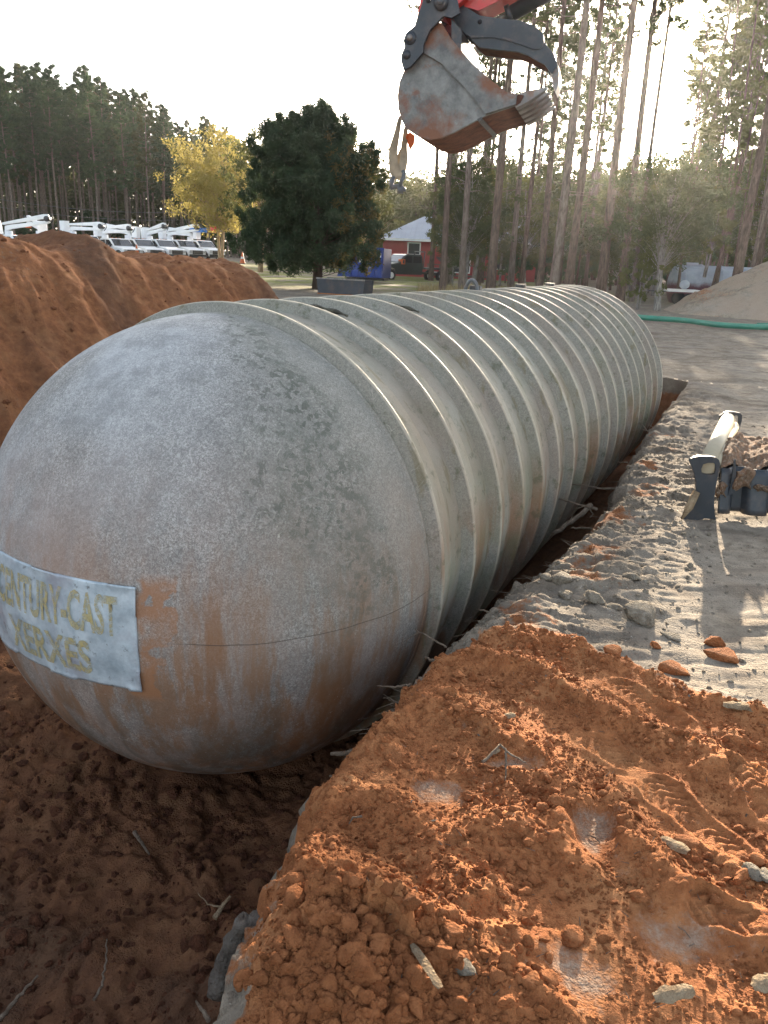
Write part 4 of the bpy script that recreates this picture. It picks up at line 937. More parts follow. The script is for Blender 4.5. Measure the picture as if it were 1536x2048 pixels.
# quick coupler and links
cpl = b_root('bucket_linkage', 'dark grey coupler and link plates with round pins above the bucket', 'linkage')
lk = [(395, 0), (330, 195), (275, 240), (248, 300), (258, 345), (235, 400), (232, 450), (250, 515), (300, 490), (392, 385), (395, 330), (440, 225), (500, 165), (540, 120), (600, 135), (660, 100), (640, 0)]
slab(lk, -.06, -.03, -.045).obj('link_plate', M['blue_black'], cpl)
slab(lk, BWID*.62, BWID*.62+.03, -.045).obj('link_plate', M['blue_black'], cpl)
slab([(600, 140), (675, 230), (672, 330), (668, 400), (640, 370), (600, 280)], -.02, BWID-.1, 0).obj('cross_block', M['steel_black'], cpl)
def pin(cx, cy, r, root, name='pin', o0=-.085, o1=BWID*.66, src=-.045, mat='steel_worn'):
    a, b = bk(cx, cy, src); a2 = bk(cx+r, cy, src)[0]-a
    mb = MB(); ring = [(o0, a2*.75), (o0+.012, a2), (o1, a2)]
    mb.lathe([(o0, .0001)]+ring+[(o1, .0001)], 20, (a, 0, b), 'Y'); return mb.obj(name, M[mat], root)
pin(299, 283, 22, cpl); pin(299, 283, 44, cpl, 'pin_boss', -.072, -.02, mat='blue_black'); pin(525, 25, 26, cpl, mat='shackle', o0=-.10); pin(525, 25, 52, cpl, 'pin_boss', -.09, -.02, mat='blue_black'); pin(272, 405, 30, cpl, 'pin_boss', -.072, -.02, mat='steel_black'); pin(430, 1, 20, cpl, mat='shackle')
# thumb
th = b_root('bucket_thumb', 'dark steel thumb curving over the bucket teeth with a pale worn tip', 'thumb')
tp = [(570, 0), (560, 60), (600, 130), (640, 190), (700, 250), (722, 262), (740, 290), (800, 345), (930, 362), (1080, 378), (1160, 405), (1205, 435), (1275, 470), (1310, 515), (1330, 540), (1350, 500), (1375, 480), (1340, 385), (1275, 310), (1268, 250), (1200, 188), (1100, 150), (930, 132), (800, 112), (700, 50), (660, 0)]
tl0, tl1 = .10, .34
slab(tp, tl0, tl0+.028, tl0).obj('thumb_plate', M['blue_black'], th); slab(tp, tl1-.028, tl1, tl0).obj('thumb_plate', M['blue_black'], th)
slab([(722, 262), (740, 290), (800, 345), (930, 362), (1080, 378), (1200, 430), (1275, 470), (1300, 450), (1240, 350), (1150, 330), (1000, 290), (900, 262)], tl0+.03, tl1-.03, tl0).obj('thumb_web', M['caked'], th)
slab([(722, 262), (900, 262), (1010, 280), (1130, 318), (1205, 348), (1245, 345), (1262, 300), (1270, 312), (1262, 345), (1240, 362), (1195, 362), (1120, 334), (1000, 296), (900, 276), (740, 280)], tl0-.010, tl0-.001, tl0).obj('weld_rib', M['steel_black'], th)
slab([(1310, 515), (1330, 560), (1335, 620), (1357, 668), (1378, 600), (1383, 520), (1368, 455), (1350, 430), (1320, 470)], tl0+.02, tl1-.02, tl0).obj('thumb_tip', M['steel_worn'], th)
pin(803, 160, 18, th, 'pin_hole', tl0-.006, tl0+.01, tl0, 'rubber')
# red stick, hydraulic cylinder
arm = b_root('excavator_stick', 'red painted end of the excavator stick above the bucket', 'excavator arm')
slab([(360, -5), (300, -900), (900, -1500), (1500, -1500), (980, -420), (700, -30), (610, 40), (520, 90), (430, 40), (330, 190), (324, 180)], .03, .29, .0).obj('stick_body', M['red_paint'], arm)
slab([(640, -40), (692, 50), (745, 62), (792, 78), (960, -4), (1350, -260), (1300, -330), (900, -150)], .10, .34, .1).obj('thumb_bracket', M['red_paint'], arm)
hc = b_root('thumb_cylinder', 'dark hydraulic cylinder slanting up to the right above the thumb', 'hydraulic cylinder')
def cyl(p0, p1, r, off, name, mat, n=18):
    a = bk(*p0, off); b = bk(*p1, off); MB().tube([(a[0], off, a[1]), (b[0], off, b[1])], r, n).obj(name, M[mat], hc)
cyl((1020, 108), (2300, -620), .048, .22, 'barrel', 'blue_black'); cyl((1000, 118), (1035, 100), .060, .22, 'gland', 'steel_black'); cyl((930, 150), (1010, 112), .022, .22, 'rod', 'steel_worn')
a0 = bk(975, 90, .22); 
# lifting sling with a shackle
def sling():
    root = empty('lifting_sling', (0, 0, 0), 0, 'dirty tan webbing sling hanging in a loop behind the bucket', 'sling'); sh = []
    D0 = 5.9
    def P(x, y, d=0): return Vector(pd(740+x/3.657, y/3.657, D0+d))
    def strap(pts_, w, name):
        mb = MB(); L_ = len(pts_); V = []
        for i, (x, y, d, tw, wd) in enumerate(pts_):
            p_ = P(x, y, d); t = Vector((cos(tw), sin(tw), 0))*wd*w; V += [p_-t, p_+t]
        F = [(2*i, 2*i+1, 2*i+3, 2*i+2) for i in range(L_-1)]
        mb.add(V, F, True); o = mb.obj(name, M['webbing'], root); md = o.modifiers.new('thick', 'SOLIDIFY'); md.thickness = .006; ss = o.modifiers.new('soft', 'SUBSURF'); ss.levels = 1; ss.render_levels = 2
    strap([(222, 840, .1, .2, .5), (205, 940, .06, .2, .55), (180, 1050, .02, .3, .9), (162, 1120, 0, .2, 1.0), (178, 1220, -.02, .0, 1.0), (205, 1300, -.03, -.2, .9), (222, 1310, -.03, .4, .5)], .035, 'webbing')
    strap([(262, 920, .15, .1, .55), (258, 1000, .12, .3, .6), (245, 1080, .06, .5, .8), (250, 1160, .02, .2, .9), (235, 1240, -.02, -.2, 1), (215, 1300, -.04, -.3, .8)], .035, 'webbing')
    strap([(225, 1080, .05, .9, .5), (205, 1180, .03, .6, .9), (195, 1260, .0, .3, .9), (200, 1300, 0, .1, .5)], .03, 'webbing')
    strap([(150, 1130, .0, .2, .3), (145, 1200, -.02, .4, .4), (160, 1280, -.02, .2, .6), (195, 1325, -.02, .0, .5), (225, 1300, -.02, 0, .3)], .03, 'webbing')
    s = empty('shackle', (0, 0, 0), 0, 'steel bow shackle with a bolt hanging from the webbing sling', 'shackle')
    MB().tube([P(172, 1290, -.03), P(158, 1335, -.03), P(160, 1368, -.03), P(200, 1362, -.03), P(235, 1378, -.03), P(262, 1390, -.03)], [.014, .017, .020, .016, .018, .012], 8).obj('pin', M['shackle'], s)
    MB().tube([P(222, 1365, -.03), P(225, 1330, -.05), P(245, 1300, -.05), P(250, 1270, -.03), P(238, 1245, -.03)], [.016, .013, .015, .016, .012], 8).obj('bow', M['shackle'], s)
    MB().lathe([(-.02, .0001), (-.02, .026), (.02, .026), (.02, .0001)], 6, P(222, 1390, -.03), 'X').obj('nut', M['shackle'], s)
    l = MB(); c = P(297, 1025, .1); l.add([c+Vector((-.035, 0, .02)), c+Vector((-.01, .01, .055)), c+Vector((.03, 0, .03)), c+Vector((.028, .01, -.02)), c+Vector((.0, 0, -.07)), c+Vector((-.02, .012, -.02))], [(0, 1, 2, 3, 4, 5)])
    o = l.obj('hang_tag', M['orange'], root); md = o.modifiers.new('thick', 'SOLIDIFY'); md.thickness = .003
sling()

# ---------------------------------------------------------------- black steel implement on the right
def implement():
    c = gp(1408, 1035, .02); r_ = empty('steel_attachment', (0, 0, 0), 0, 'black steel frame attachment with a cream cross tube and clay caked cover', 'machine attachment')
    D0 = c[1]
    def P(x, y, d=0): return Vector(pd(1340+x/7.837, 800+y/7.837, D0+d))
    uu = Vector((1, -.12, 0)).normalized(); nn_ = Vector((.12, 1, 0)).normalized()
    def plate(poly, d, name, th=.03, mat='blue_black', hole=None):
        V = [P(x, y, d) for x, y in poly]; V2 = [v+nn_*th for v in V]; n_ = len(V)
        bm = bmesh.new(); a = [bm.verts.new(v) for v in V]
        if hole:
            h_ = [bm.verts.new(P(x, y, d)) for x, y in hole]; ed = [bm.edges.new((a[i], a[(i+1) % n_])) for i in range(n_)]+[bm.edges.new((h_[i], h_[(i+1) % len(h_)])) for i in range(len(h_))]
            bmesh.ops.triangle_fill(bm, use_beauty=True, edges=ed)
        else: bm.faces.new(a)
        g_ = bmesh.ops.extrude_face_region(bm, geom=list(bm.faces)); vs = [e for e in g_['geom'] if isinstance(e, bmesh.types.BMVert)]
        bmesh.ops.translate(bm, verts=vs, vec=nn_*th); bmesh.ops.recalc_face_normals(bm, faces=bm.faces)
        me = bpy.data.meshes.new(name); bm.to_mesh(me); bm.free(); return link(name, me, M[mat], r_)
    front = [(305, 960), (330, 920), (380, 895), (450, 880), (640, 885), (720, 900), (770, 940), (785, 1000), (770, 1100), (740, 1230), (720, 1350), (700, 1500), (690, 1620), (700, 1780), (725, 1880), (640, 1862), (540, 1860), (430, 1885), (320, 1925), (180, 1885), (170, 1870), (260, 1780), (350, 1680), (400, 1560), (415, 1430), (410, 1300), (390, 1180), (350, 1060)]
    hole = [(520, 1010), (600, 985), (680, 985), (712, 1010), (714, 1120), (700, 1160), (650, 1175), (560, 1170), (500, 1150), (490, 1080)]
    plate(front, 0, 'end_plate', hole=hole)
    back = [(780, 250), (850, 200), (920, 182), (1000, 185), (1100, 205), (1130, 240), (1125, 330), (1090, 440), (1075, 490), (900, 500), (820, 420), (790, 320)]
    hb = [(990, 255), (1030, 240), (1070, 250), (1085, 280), (1075, 380), (1050, 405), (980, 390), (940, 360), (950, 290)]
    BD = 1.15
    plate(back, BD, 'end_plate', hole=hb)
    # cream tube between the plates
    MB().tube([P(560, 1030, .035), P(905, 310, BD-.01)], .054, 28).obj('cross_tube', M['cream'], r_)
    MB().tube([P(640, 1090, .035), P(1000, 420, BD-.01)], .040, 20).obj('lower_tube', M['cream'], r_)
    # ribbed body: a corrugated front wall with a clay caked top reaching back
    fx = np.linspace(0, 1, 150); V = []; T_ = []
    for u in fx:
        x = 770+u*2400; wob = .045*math.tanh(3*math.sin(u*2*pi*4.2+1.2))
        top = P(x, 1075-95*math.tanh(u*3)+u*330, .14); base = P(x, 1420+u*330, .10); base.z = max(0, base.z*.2)
        for j in range(9):
            v = j/8; p_ = base*(1-v)+top*v; V.append(p_+nn_*(-wob*(1-.3*v)))
        T_.append(top+nn_*(-wob*.7))
    o = MB().add(V, [tuple(f) for f in grid_faces(150, 9)], True).obj('ribbed_wall', M['blue_black'], r_); o.modifiers.new('thick', 'SOLIDIFY').thickness = .02
    MB().tube([t_+Vector((0, -.004, .004)) for t_ in T_], .008, 6).obj('wall_rim', M['blue_black'], r_)
    nV = 60; U_, V_ = np.meshgrid(fx, np.linspace(0, 1, nV), indexing='ij'); V = []
    hmp = .022*fbm(U_*22, V_*7, 4, 911)+.05*np.sin(pi*np.clip(V_, 0, 1))**.6+.5*lumps(U_*2.4, V_, .09, 912, 2)+.028*np.sin(U_*26)*(1-V_)
    for i, u in enumerate(fx):
        x = 770+u*2400; bk_ = P(790+60*math.sin(u*3)+u*2300, 520+u*420, 1.02)
        for j in range(nV):
            v = j/(nV-1); p_ = T_[i]*(1-v)+bk_*v; V.append((p_.x, p_.y, p_.z+hmp[i, j]+.006))
    link('clay_cake', np_mesh('clay_cake', np.array(V), grid_faces(150, nV), True), M['clay_cake'], r_)
    o = MB().add([(v[0], v[1], v[2]-.09) for v in V], [tuple(f) for f in grid_faces(150, nV)], True).obj('tray', M['blue_black'], r_); o.modifiers.new('thick', 'SOLIDIFY').thickness = .02
    # clay smeared on the wall
    for (x0, x1, y0, y1, sd_) in ((1000, 1300, 1080, 1390, 1), (720, 890, 1300, 1520, 2), (1330, 1560, 1330, 1440, 3)):
        n1 = 22; V = []
        for i in range(n1):
            for j in range(n1):
                a_, b_ = i/(n1-1), j/(n1-1); e_ = min(a_, 1-a_, b_, 1-b_)
                V.append(P(x0+(x1-x0)*(a_+.15*math.sin(b_*5+sd_)), y0+(y1-y0)*(b_+.12*math.sin(a_*6+sd_)), .075-.035*min(1, e_*6)+.012*float(perlin(np.array([a_*6+sd_]), np.array([b_*6]), 5)[0]))[:])
        link('clay_smear', np_mesh('clay_smear', np.array(V), grid_faces(n1, n1), True), M['clay_cake'], r_)
    plate([(1010, 960), (1030, 935), (1040, 1400), (945, 1500), (905, 1500), (950, 1350)], .06, 'rib_plate', .02)
    # buried stub and skid under the plate, leaning pale stake
    MB().tube([P(415, 1440, -.03), P(300, 1680, -.06), P(182, 1868, -.08)], [.024, .026, .006], 7).obj('pale_stake', M['wood'], None, label='pale pointed wooden stake leaning behind the black end plate', category='stake')
M['clay_cake'] = clod_material('caked_clay', (.20, .145, .10), (.37, .20, .115), (.34, .30, .25))
implement()

# ---------------------------------------------------------------- green hose across the yard
hp = [gp(1240, 636, .05), gp(1300, 641, .05), gp(1370, 646, .05), gp(1440, 655, .05), gp(1536, 660, .05), gp(1640, 664, .05), gp(1800, 675, .05)]
pts_ = []
for i in range(len(hp)-1):
    for k in range(8):
        t = k/8; P0, P1, P2, P3 = hp[max(i-1, 0)], hp[i], hp[i+1], hp[min(i+2, len(hp)-1)]
        pts_.append(.5*((2*P1)+(-P0+P2)*t+(2*P0-5*P1+4*P2-P3)*t*t+(-P0+3*P1-3*P2+P3)*t**3))
MB().tube([(p_[0], p_[1], p_[2]+.07) for p_ in pts_], .078, 12).obj('green_hose', M['hose'], label='thick green suction hose lying across the yard behind the tank', category='hose')
MB().tube([gp(1515, 652, .1), gp(1560, 652, .12), gp(1700, 656, .1)], .09, 10).obj('green_hose', M['hose'], label='short dark end of green hose at the foot of the sandy heap', category='hose')

# ---------------------------------------------------------------- second tank, far right
def far_tank():
    c = pd(1346, 585, 39); r_ = empty('storage_tank', (c[0], c[1], -.36), rad(-5), 'faded pale blue cylindrical tank with maroon belly at the wood edge', 'tank')
    R = .93; L_ = 8
    MB().lathe([(0, R)]+[(L_*i/20, R) for i in range(1, 21)], 48, (0, 0, R+.25)).obj('shell', M['silver2'], r_)
    MB().lathe([(-.30, .0001), (-.28, .25), (-.22, .55), (-.12, .80), (0, R)], 48, (0, 0, R+.25)).obj('end_dome', M['silver2'], r_)
    band = MB().lathe([(-.06, R), (-.05, R+.05), (.05, R+.05), (.06, R)], 48).mesh('band'); band.materials.append(M['silver2'])
    for x in (.25, 1.1, 1.95, 2.8, 3.65, 4.5, 5.35): o = link('band', band, None, r_); o.location = (x, 0, R+.25)
    for x in (1.6, 4.8, 7): MB().box((x, 0, .2), (.3, 1.4, .5)).obj('cradle', M['maroon'], r_)
    MB().lathe([(0, .0001), (0, .28), (.12, .28), (.12, .0001)], 16, (.7, 0, 2*R+.24), 'Z').obj('hatch', M['silver'], r_)
    # small trailer with a white drum before it
    c2 = pd(1345, 588, 37); t = empty('utility_trailer', (c2[0], c2[1], 0), rad(-4), 'small red edged flat trailer carrying a pale round drum', 'trailer')
    MB().box((.35, 0, .62), (1.5, 1.2, .10)).obj('deck', M['trim'], t); MB().box((.35, -.62, .54), (1.6, .05, .05)).obj('side_rail', M['maroon'], t)
    for x in (.15, .7):
        w = MB().lathe([(-.1, .0001), (-.1, .25), (-.07, .29), (.07, .29), (.1, .25), (.1, .0001)], 16, (x, -.45, .29), 'Y').obj('wheel', M['rubber'], t)
    MB().box((-.7, 0, .55), (.8, .06, .06)).obj('drawbar', M['steel_black'], t)
    mb = MB().lathe([(-.22, .0001), (-.19, .11), (-.1, .18), (.0, .21), (.1, .18), (.19, .11), (.22, .0001)], 20, (c2[0]+.45, c2[1]-.1, .88), 'X'); mb.obj('round_drum', M['silver'], label='pale round metal drum resting on the small trailer', category='drum')
n = NT('two_tone_tank'); P = n.pos(); zs = n.sep(P)
f = n.rng(n.math('ADD', zs[2], n.rng(n.noise(2.5, 3, .6, P), .3, .7, -.1, .1)), .78, 1.02)
M['silver2'] = n.fin(n.mix(f, (.10, .04, .05), n.mix(n.rng(n.noise(2, 5, .6, P), .35, .65), (.22, .26, .30), (.34, .38, .43))), .55)
far_tank()

# ---------------------------------------------------------------- trees
def leaves(C, S, n_each, size, rs, flat=.75, aspect=1.0, quad=True):
    """many small irregular leaf faces gathered round the cluster centres C with radii S"""
    N = len(C)*n_each; ci = np.repeat(np.arange(len(C)), n_each)
    d = rs.normal(size=(N, 3)); d /= np.linalg.norm(d, axis=1)[:, None]; r = rs.random(N)**.5
    P = C[ci]+d*(r*S[ci])[:, None]*[1, 1, flat]
    a = rs.normal(size=(N, 3)); a /= np.linalg.norm(a, axis=1)[:, None]; b = np.cross(a, rs.normal(size=(N, 3))); b /= np.linalg.norm(b, axis=1)[:, None]
    s = size*(.6+.8*rs.random(N))[:, None]; a = a*s*aspect; b = b*s/aspect**.3*.6
    V = np.stack([P-a, P-b*rs.uniform(.5, 1, (N, 1)), P+a, P+b], 1).reshape(-1, 3); F = np.arange(N*4).reshape(-1, 4)
    return V, F
def leaf_obj(name, V, F, mat):
    me = np_mesh(name, V, F, False); me.materials.append(mat); return me
def pine_mesh(seed, H, crown0, rad_, n_limb, dens, leaf, tr, lean=.02, bark='bark', mat='pine', dead=6):
    rs = np.random.default_rng(seed); mb = MB()
    bend = rs.normal(size=2)*lean*H*.5; tp = [(bend[0]*(t**2)+.06*math.sin(t*7+seed), bend[1]*t**2+.06*math.cos(t*6+seed), H*t) for t in np.linspace(0, 1, 14)]
    mb.tube([(0, 0, -.4)]+tp, [tr*1.35]+[tr*(1-.86*t)*(1+.25*math.exp(-t*30)) for t in np.linspace(0, 1, 14)], 9)
    def at(t): i = min(int(t*13), 12); f = t*13-i; return np.array(tp[i])*(1-f)+np.array(tp[i+1])*f
    C = []; S = []
    for k in range(n_limb):
        t = crown0+(1-crown0)*(k+rs.random())/n_limb; t = min(t, .99); a = rs.uniform(0, 2*pi); u = (t-crown0)/(1-crown0)
        Lb = rad_*(.35+.65*math.sin(pi*min(1, u*.85+.22)))*rs.uniform(.55, 1.15); B = at(t); e_ = B+np.array([cos(a)*Lb, sin(a)*Lb, Lb*rs.uniform(.0, .6)])
        mid_ = (B+e_)/2+[0, 0, -.06*Lb]; mb.tube([B, mid_, e_], [tr*.22*(1.1-t*.6), tr*.13, tr*.05], 5, cap=False)
        for j in range(3+int(Lb)):
            w = rs.uniform(.4, 1.05); C.append(B*(1-w)+e_*w+rs.normal(size=3)*.28*Lb*.5+[0, 0, .1]); S.append(rs.uniform(.20, .46)*min(1, .5+Lb*.3))
    for k in range(dead):
        t = rs.uniform(.3*crown0, crown0); a = rs.uniform(0, 2*pi); B = at(t); Lb = rs.uniform(.5, 1.6)
        mb.tube([B, B+np.array([cos(a)*Lb*.6, sin(a)*Lb*.6, rs.uniform(-.1, .2)]), B+np.array([cos(a)*Lb, sin(a)*Lb, rs.uniform(-.2, .5)])], [tr*.12, tr*.08, tr*.03], 4, cap=False)
    V, F = leaves(np.array(C), np.array(S), dens, leaf, rs, .7, 1.6)
    tm = mb.mesh('trunk'); tm.materials.append(M[bark]); return tm, leaf_obj('crown', V, F, M[mat])
def broad_mesh(seed, H, crown0, rad_, n_cl, dens, leaf, tr, bark='bark_g', mat='oak', shape=1.0, tall=.5, stems=1, bare=0, limb=.28):
    rs = np.random.default_rng(seed); mb = MB(); C = []; S = []
    cz = H*(crown0+1)/2; hz = H*(1-crown0)/2
    forks = []
    for s_ in range(stems):
        a = rs.uniform(0, 2*pi); sp = .0 if stems == 1 else rs.uniform(.1, .3)*rad_
        top = np.array([cos(a)*sp, sin(a)*sp, H*rs.uniform(.78, .9)]); b0 = np.array([cos(a)*sp*.15, sin(a)*sp*.15, -.3]); midp = (b0+top)/2+rs.normal(size=3)*[.12, .12, 0]
        P = [(1-t)**2*b0+2*t*(1-t)*midp+t*t*top for t in np.linspace(0, 1, 10)]; mb.tube(P, [tr*(1.25 if t == 0 else 1-.85*t) for t in np.linspace(0, 1, 10)], 8); forks.append(P)
    for k in range(n_cl):
        d = rs.normal(size=3); d /= np.linalg.norm(d); r = rs.random()**(.42)*rs.uniform(.8, 1.08); lob = 1+.18*math.sin(3*math.atan2(d[1], d[0])+seed)+.12*math.sin(5*d[2]*2+seed)
        c = np.array([d[0]*rad_*r*lob, d[1]*rad_*r*lob, cz+d[2]*hz*r*(1 if d[2] > 0 else .95)])
        if shape > 1: c[:2] *= (1.15-.55*max(0, (c[2]-cz)/hz))
        C.append(c); S.append(rs.uniform(.16, .34)*rad_*.62)
        if k % 3 == 0:
            P = forks[k % stems]; i = min(9, max(3, int(9*(c[2]/H)*.75))); B = np.array(P[i]); mp_ = (B+c)/2+[0, 0, .08*rad_]; mb.tube([B, mp_, c], [tr*limb*(1.2-i/9), tr*limb*.43, tr*limb*.1], 4, cap=False)
    for k in range(bare):
        P = forks[0]; i = rs.integers(3, 9); B = np.array(P[i]); a = rs.uniform(0, 2*pi); L_ = rad_*rs.uniform(.5, 1.2); e_ = B+[cos(a)*L_, sin(a)*L_, L_*rs.uniform(.1, .9)]
        mb.tube([B, (B+e_)/2+rs.normal(size=3)*.15, e_], [tr*.2, tr*.1, tr*.02], 4, cap=False)
    V, F = leaves(np.array(C), np.array(S), dens, leaf, rs, .8, 1.25)
    tm = mb.mesh('trunk'); tm.materials.append(M[bark]); return tm, leaf_obj('crown', V, F, M[mat])
def plant(name, meshes, x, y, label, cat, group=None, s=1., rz=None, z=0., tilt=None):
    o = empty(name, (x, y, z), random.uniform(0, 6.28) if rz is None else rz, label, cat, group); o.scale = (s, s, s)
    if tilt: o.rotation_euler = (tilt[0], tilt[1], o.rotation_euler[2])
    link('trunk', meshes[0], None, o); link('crown', meshes[1], None, o); return o

# pine wood behind the trucks
PL = [pine_mesh(k+1, 20+k*.6, .40+.06*(k % 3), 1.9, 58, 62, .095, .17, bark='bark_l', mat='pine2' if k == 3 else 'pine') for k in range(5)]
random.seed(11)
gl = 'pines of the wood behind the trucks'
cols = []
for row, (D0, n_) in enumerate(((84, 22), (91, 26), (99, 27), (108, 28), (118, 28), (130, 28))):
    for i in range(n_):
        px = -160+i*(900/n_)+random.uniform(-14, 14); t = max(0, px)/600; D_ = D0+26*t+random.uniform(-2.5, 2.5)
        top = float(np.interp(px, [-200, 0, 25, 70, 140, 200, 290, 330, 380, 420, 470, 540, 620, 700, 800], [120, 118, 122, 118, 138, 140, 172, 195, 240, 228, 262, 268, 290, 300, 335]))+random.uniform(-4, 26)+row*5
        base = pd(px, 500, D_); topz = pd(px, top, D_)[2]; k = random.randrange(5); s = (topz-.5)/(20+k*.6)
        plant('pine_tree', PL[k], base[0], D_, 'tall straight pine with a dark crown in the wood behind the white trucks', 'pine tree', gl, s, z=.4)
# undergrowth in that wood
UB = [broad_mesh(30+k, 5, .05, 2.2, 60, 60, .14, .08, 'bark', 'pine', stems=2) for k in range(2)]
for i in range(16):
    px = -60+i*48+random.uniform(-15, 15); D_ = 80+random.uniform(4, 26)+max(0, px)/600*26; b_ = pd(px, 500, D_)
    plant('shrub', UB[i % 2], b_[0], D_, 'dark evergreen undergrowth at the foot of the pines behind the trucks', 'shrub', 'undergrowth below the pine wood', random.uniform(.7, 1.25), z=.3)

# yellow tree, cedar, pale neighbours
yt = broad_mesh(51, 10.6, .17, 4.0, 420, 52, .085, .14, 'bark_y', 'yellow', stems=3)
b_ = pd(440, 520, 68); plant('yellow_tree', yt, b_[0], 68, 'round yellow leaved tree standing behind the last white truck', 'tree', s=1.0, z=.45)
yt2 = broad_mesh(57, 9, .2, 2.8, 150, 34, .11, .12, 'bark_y', 'olive', stems=2, bare=8)
b_ = pd(722, 540, 58); plant('pale_tree', yt2, b_[0], 58, 'thin yellowish green tree whose crown shows right of the cedar', 'tree', s=1.02)
b_ = pd(520, 540, 62); plant('pale_tree', yt2, b_[0], 62, 'thin yellowish green tree between yellow tree and cedar', 'tree', s=1.15, rz=2)
def cedar():
    rs = np.random.default_rng(61); H = 7.3; mb = MB(); C = []; S = []; C2 = []; S2 = []
    mb.tube([(0, 0, -.3), (0, 0, .6), (.1, 0, 3), (-.05, .05, 6.6)], [.30, .22, .15, .03], 10)
    for k in range(380):
        u = rs.random()**.8; z = .85+u*(H-.95); prof_ = np.interp(u, [0, .06, .2, .45, .65, .8, .92, 1], [2.5, 3.1, 3.3, 3.3, 3.0, 2.55, 1.7, .5]); a = rs.uniform(0, 2*pi)
        rr = prof_*(.45+.6*rs.random()**.6)*(1+.16*math.sin(a*3+z*1.5)+.10*math.sin(a*7-z*3)); rr *= .95; c = np.array([cos(a)*rr*(.86 if cos(a) > 0 else 1)-.1, sin(a)*rr, z+.25*math.sin(a*5+z)])
        B = np.array([0, 0, max(.5, z-.35*rr)]); (mb.tube([B, (B+c)/2+[0, 0, -.05], c], [.02, .013, .005], 4, cap=False) if k % 3 == 0 else None)
        C.append(c*[.6, .6, 1]); S.append(.4)
        C.append(c); S.append(rs.uniform(.18, .42)); tip = c*np.array([1.06, 1.06, 1])+[0, 0, rs.uniform(.05, .35)]; C.append(tip); S.append(rs.uniform(.14, .26))
        if cos(a) > .35 and u < .85 and rs.random() < .8: C2.append(c*np.array([1.07, 1.07, 1])+[0, 0, -.05]); S2.append(rs.uniform(.18, .36))  # one side's sprays take the leaf colour with painted sunlight
    for (dx, z0, z1) in ((-.9, 6.1, 7.0), (-.1, 6.4, 7.4), (.45, 6.3, 7.55), (1.35, 5.6, 6.6), (-1.9, 5.2, 6.4)):
        for j in range(5): C.append(np.array([dx+rs.normal()*.08, rs.normal()*.3, z0+(z1-z0)*j/4])); S.append(.30-.05*j)
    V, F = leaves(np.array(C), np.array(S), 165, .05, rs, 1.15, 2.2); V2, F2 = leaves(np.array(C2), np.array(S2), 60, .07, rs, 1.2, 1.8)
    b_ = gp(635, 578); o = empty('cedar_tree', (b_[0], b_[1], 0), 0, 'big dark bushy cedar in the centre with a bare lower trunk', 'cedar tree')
    mb.obj('trunk', M['bark_dark'], o); link('crown', leaf_obj('crown', V, F, M['cedar']), None, o); link('sun_painted_sprays', leaf_obj('sun_painted_sprays', V2, F2, M['cedar_l']), None, o)
cedar()

# right-hand pines: tall trunks measured one by one, then random ones behind
PR = [pine_mesh(70+k, 26, .40+.05*(k % 3), 2.3, 40, 34, .095, .18, .012, 'bark_l' if k % 2 else 'bark', 'pine2', dead=16) for k in range(5)]
PS = [pine_mesh(80+k, 22, .42, 1.4, 30, 26, .085, .10, .03, 'bark', 'olive', dead=18) for k in range(3)]
gr = 'tall bare trunked pines of the wood on the right'
random.seed(5)
spec = [(886, 36, .8), (924, 40, .9), (985, 38, 1.15), (1023, 44, .9), (1045, 47, .8), (1078, 41, 1.0), (1112, 36, 1.15), (1140, 39, 1.1), (1172, 52, .6), (1204, 36, 1.15), (1243, 38, 1.05), (1268, 38, .6), (1476, 34, 1.1), (1505, 42, .9), (1556, 38, 1.1), (860, 60, 1.0), (950, 56, 1.1)]
for i, (px, D_, w) in enumerate(spec):
    rank = sorted(q_[0] for q_ in spec).index(px); ords = ('first', 'second', 'third', 'fourth', 'fifth', 'sixth', 'seventh', 'eighth', 'ninth', 'tenth', 'eleventh', 'twelfth', 'thirteenth', 'fourteenth', 'fifteenth', 'sixteenth', 'seventeenth', 'eighteenth')
    b_ = pd(px, 560, D_); k = i % 5; o = plant('pine_tree', PR[k], b_[0], D_, ('slim' if w < .85 else 'stout')+' bare trunked pine, '+ords[rank]+' from the left at the front of the right wood', 'pine tree', gr, 1.0, tilt=(0, 0))
    o.scale = (w, w, random.uniform(.95, 1.15))
for i in range(62):
    D_ = random.uniform(50, 96); px = random.uniform(850, 1720); b_ = pd(px, 540, D_)
    if 1200 < px < 1350: continue
    big_ = random.random() < .6
    if big_: o = plant('pine_tree', PR[random.randrange(5)], b_[0], D_, 'tall bare trunked pine deep in the wood on the right', 'pine tree', gr, random.uniform(.85, 1.1))
    else: o = plant('thin_pine', PS[random.randrange(3)], b_[0], D_, 'slim leaning pine pole deep in the wood on the right', 'pine tree', 'slim pines deep in the wood on the right', random.uniform(.6, .80), tilt=(random.uniform(-.04, .04), random.uniform(-.05, .05)))
for i in range(36):
    D_ = random.uniform(36, 66); px = random.uniform(1352, 1640); b_ = pd(px, 560, D_)
    plant('thin_pine', PS[random.randrange(3)], b_[0], D_, 'slim leaning young pine with small tufts right of the sun', 'pine tree', 'slim young pines right of the sun', random.uniform(.55, .85), tilt=(random.uniform(-.05, .05), random.uniform(-.03, .08)))
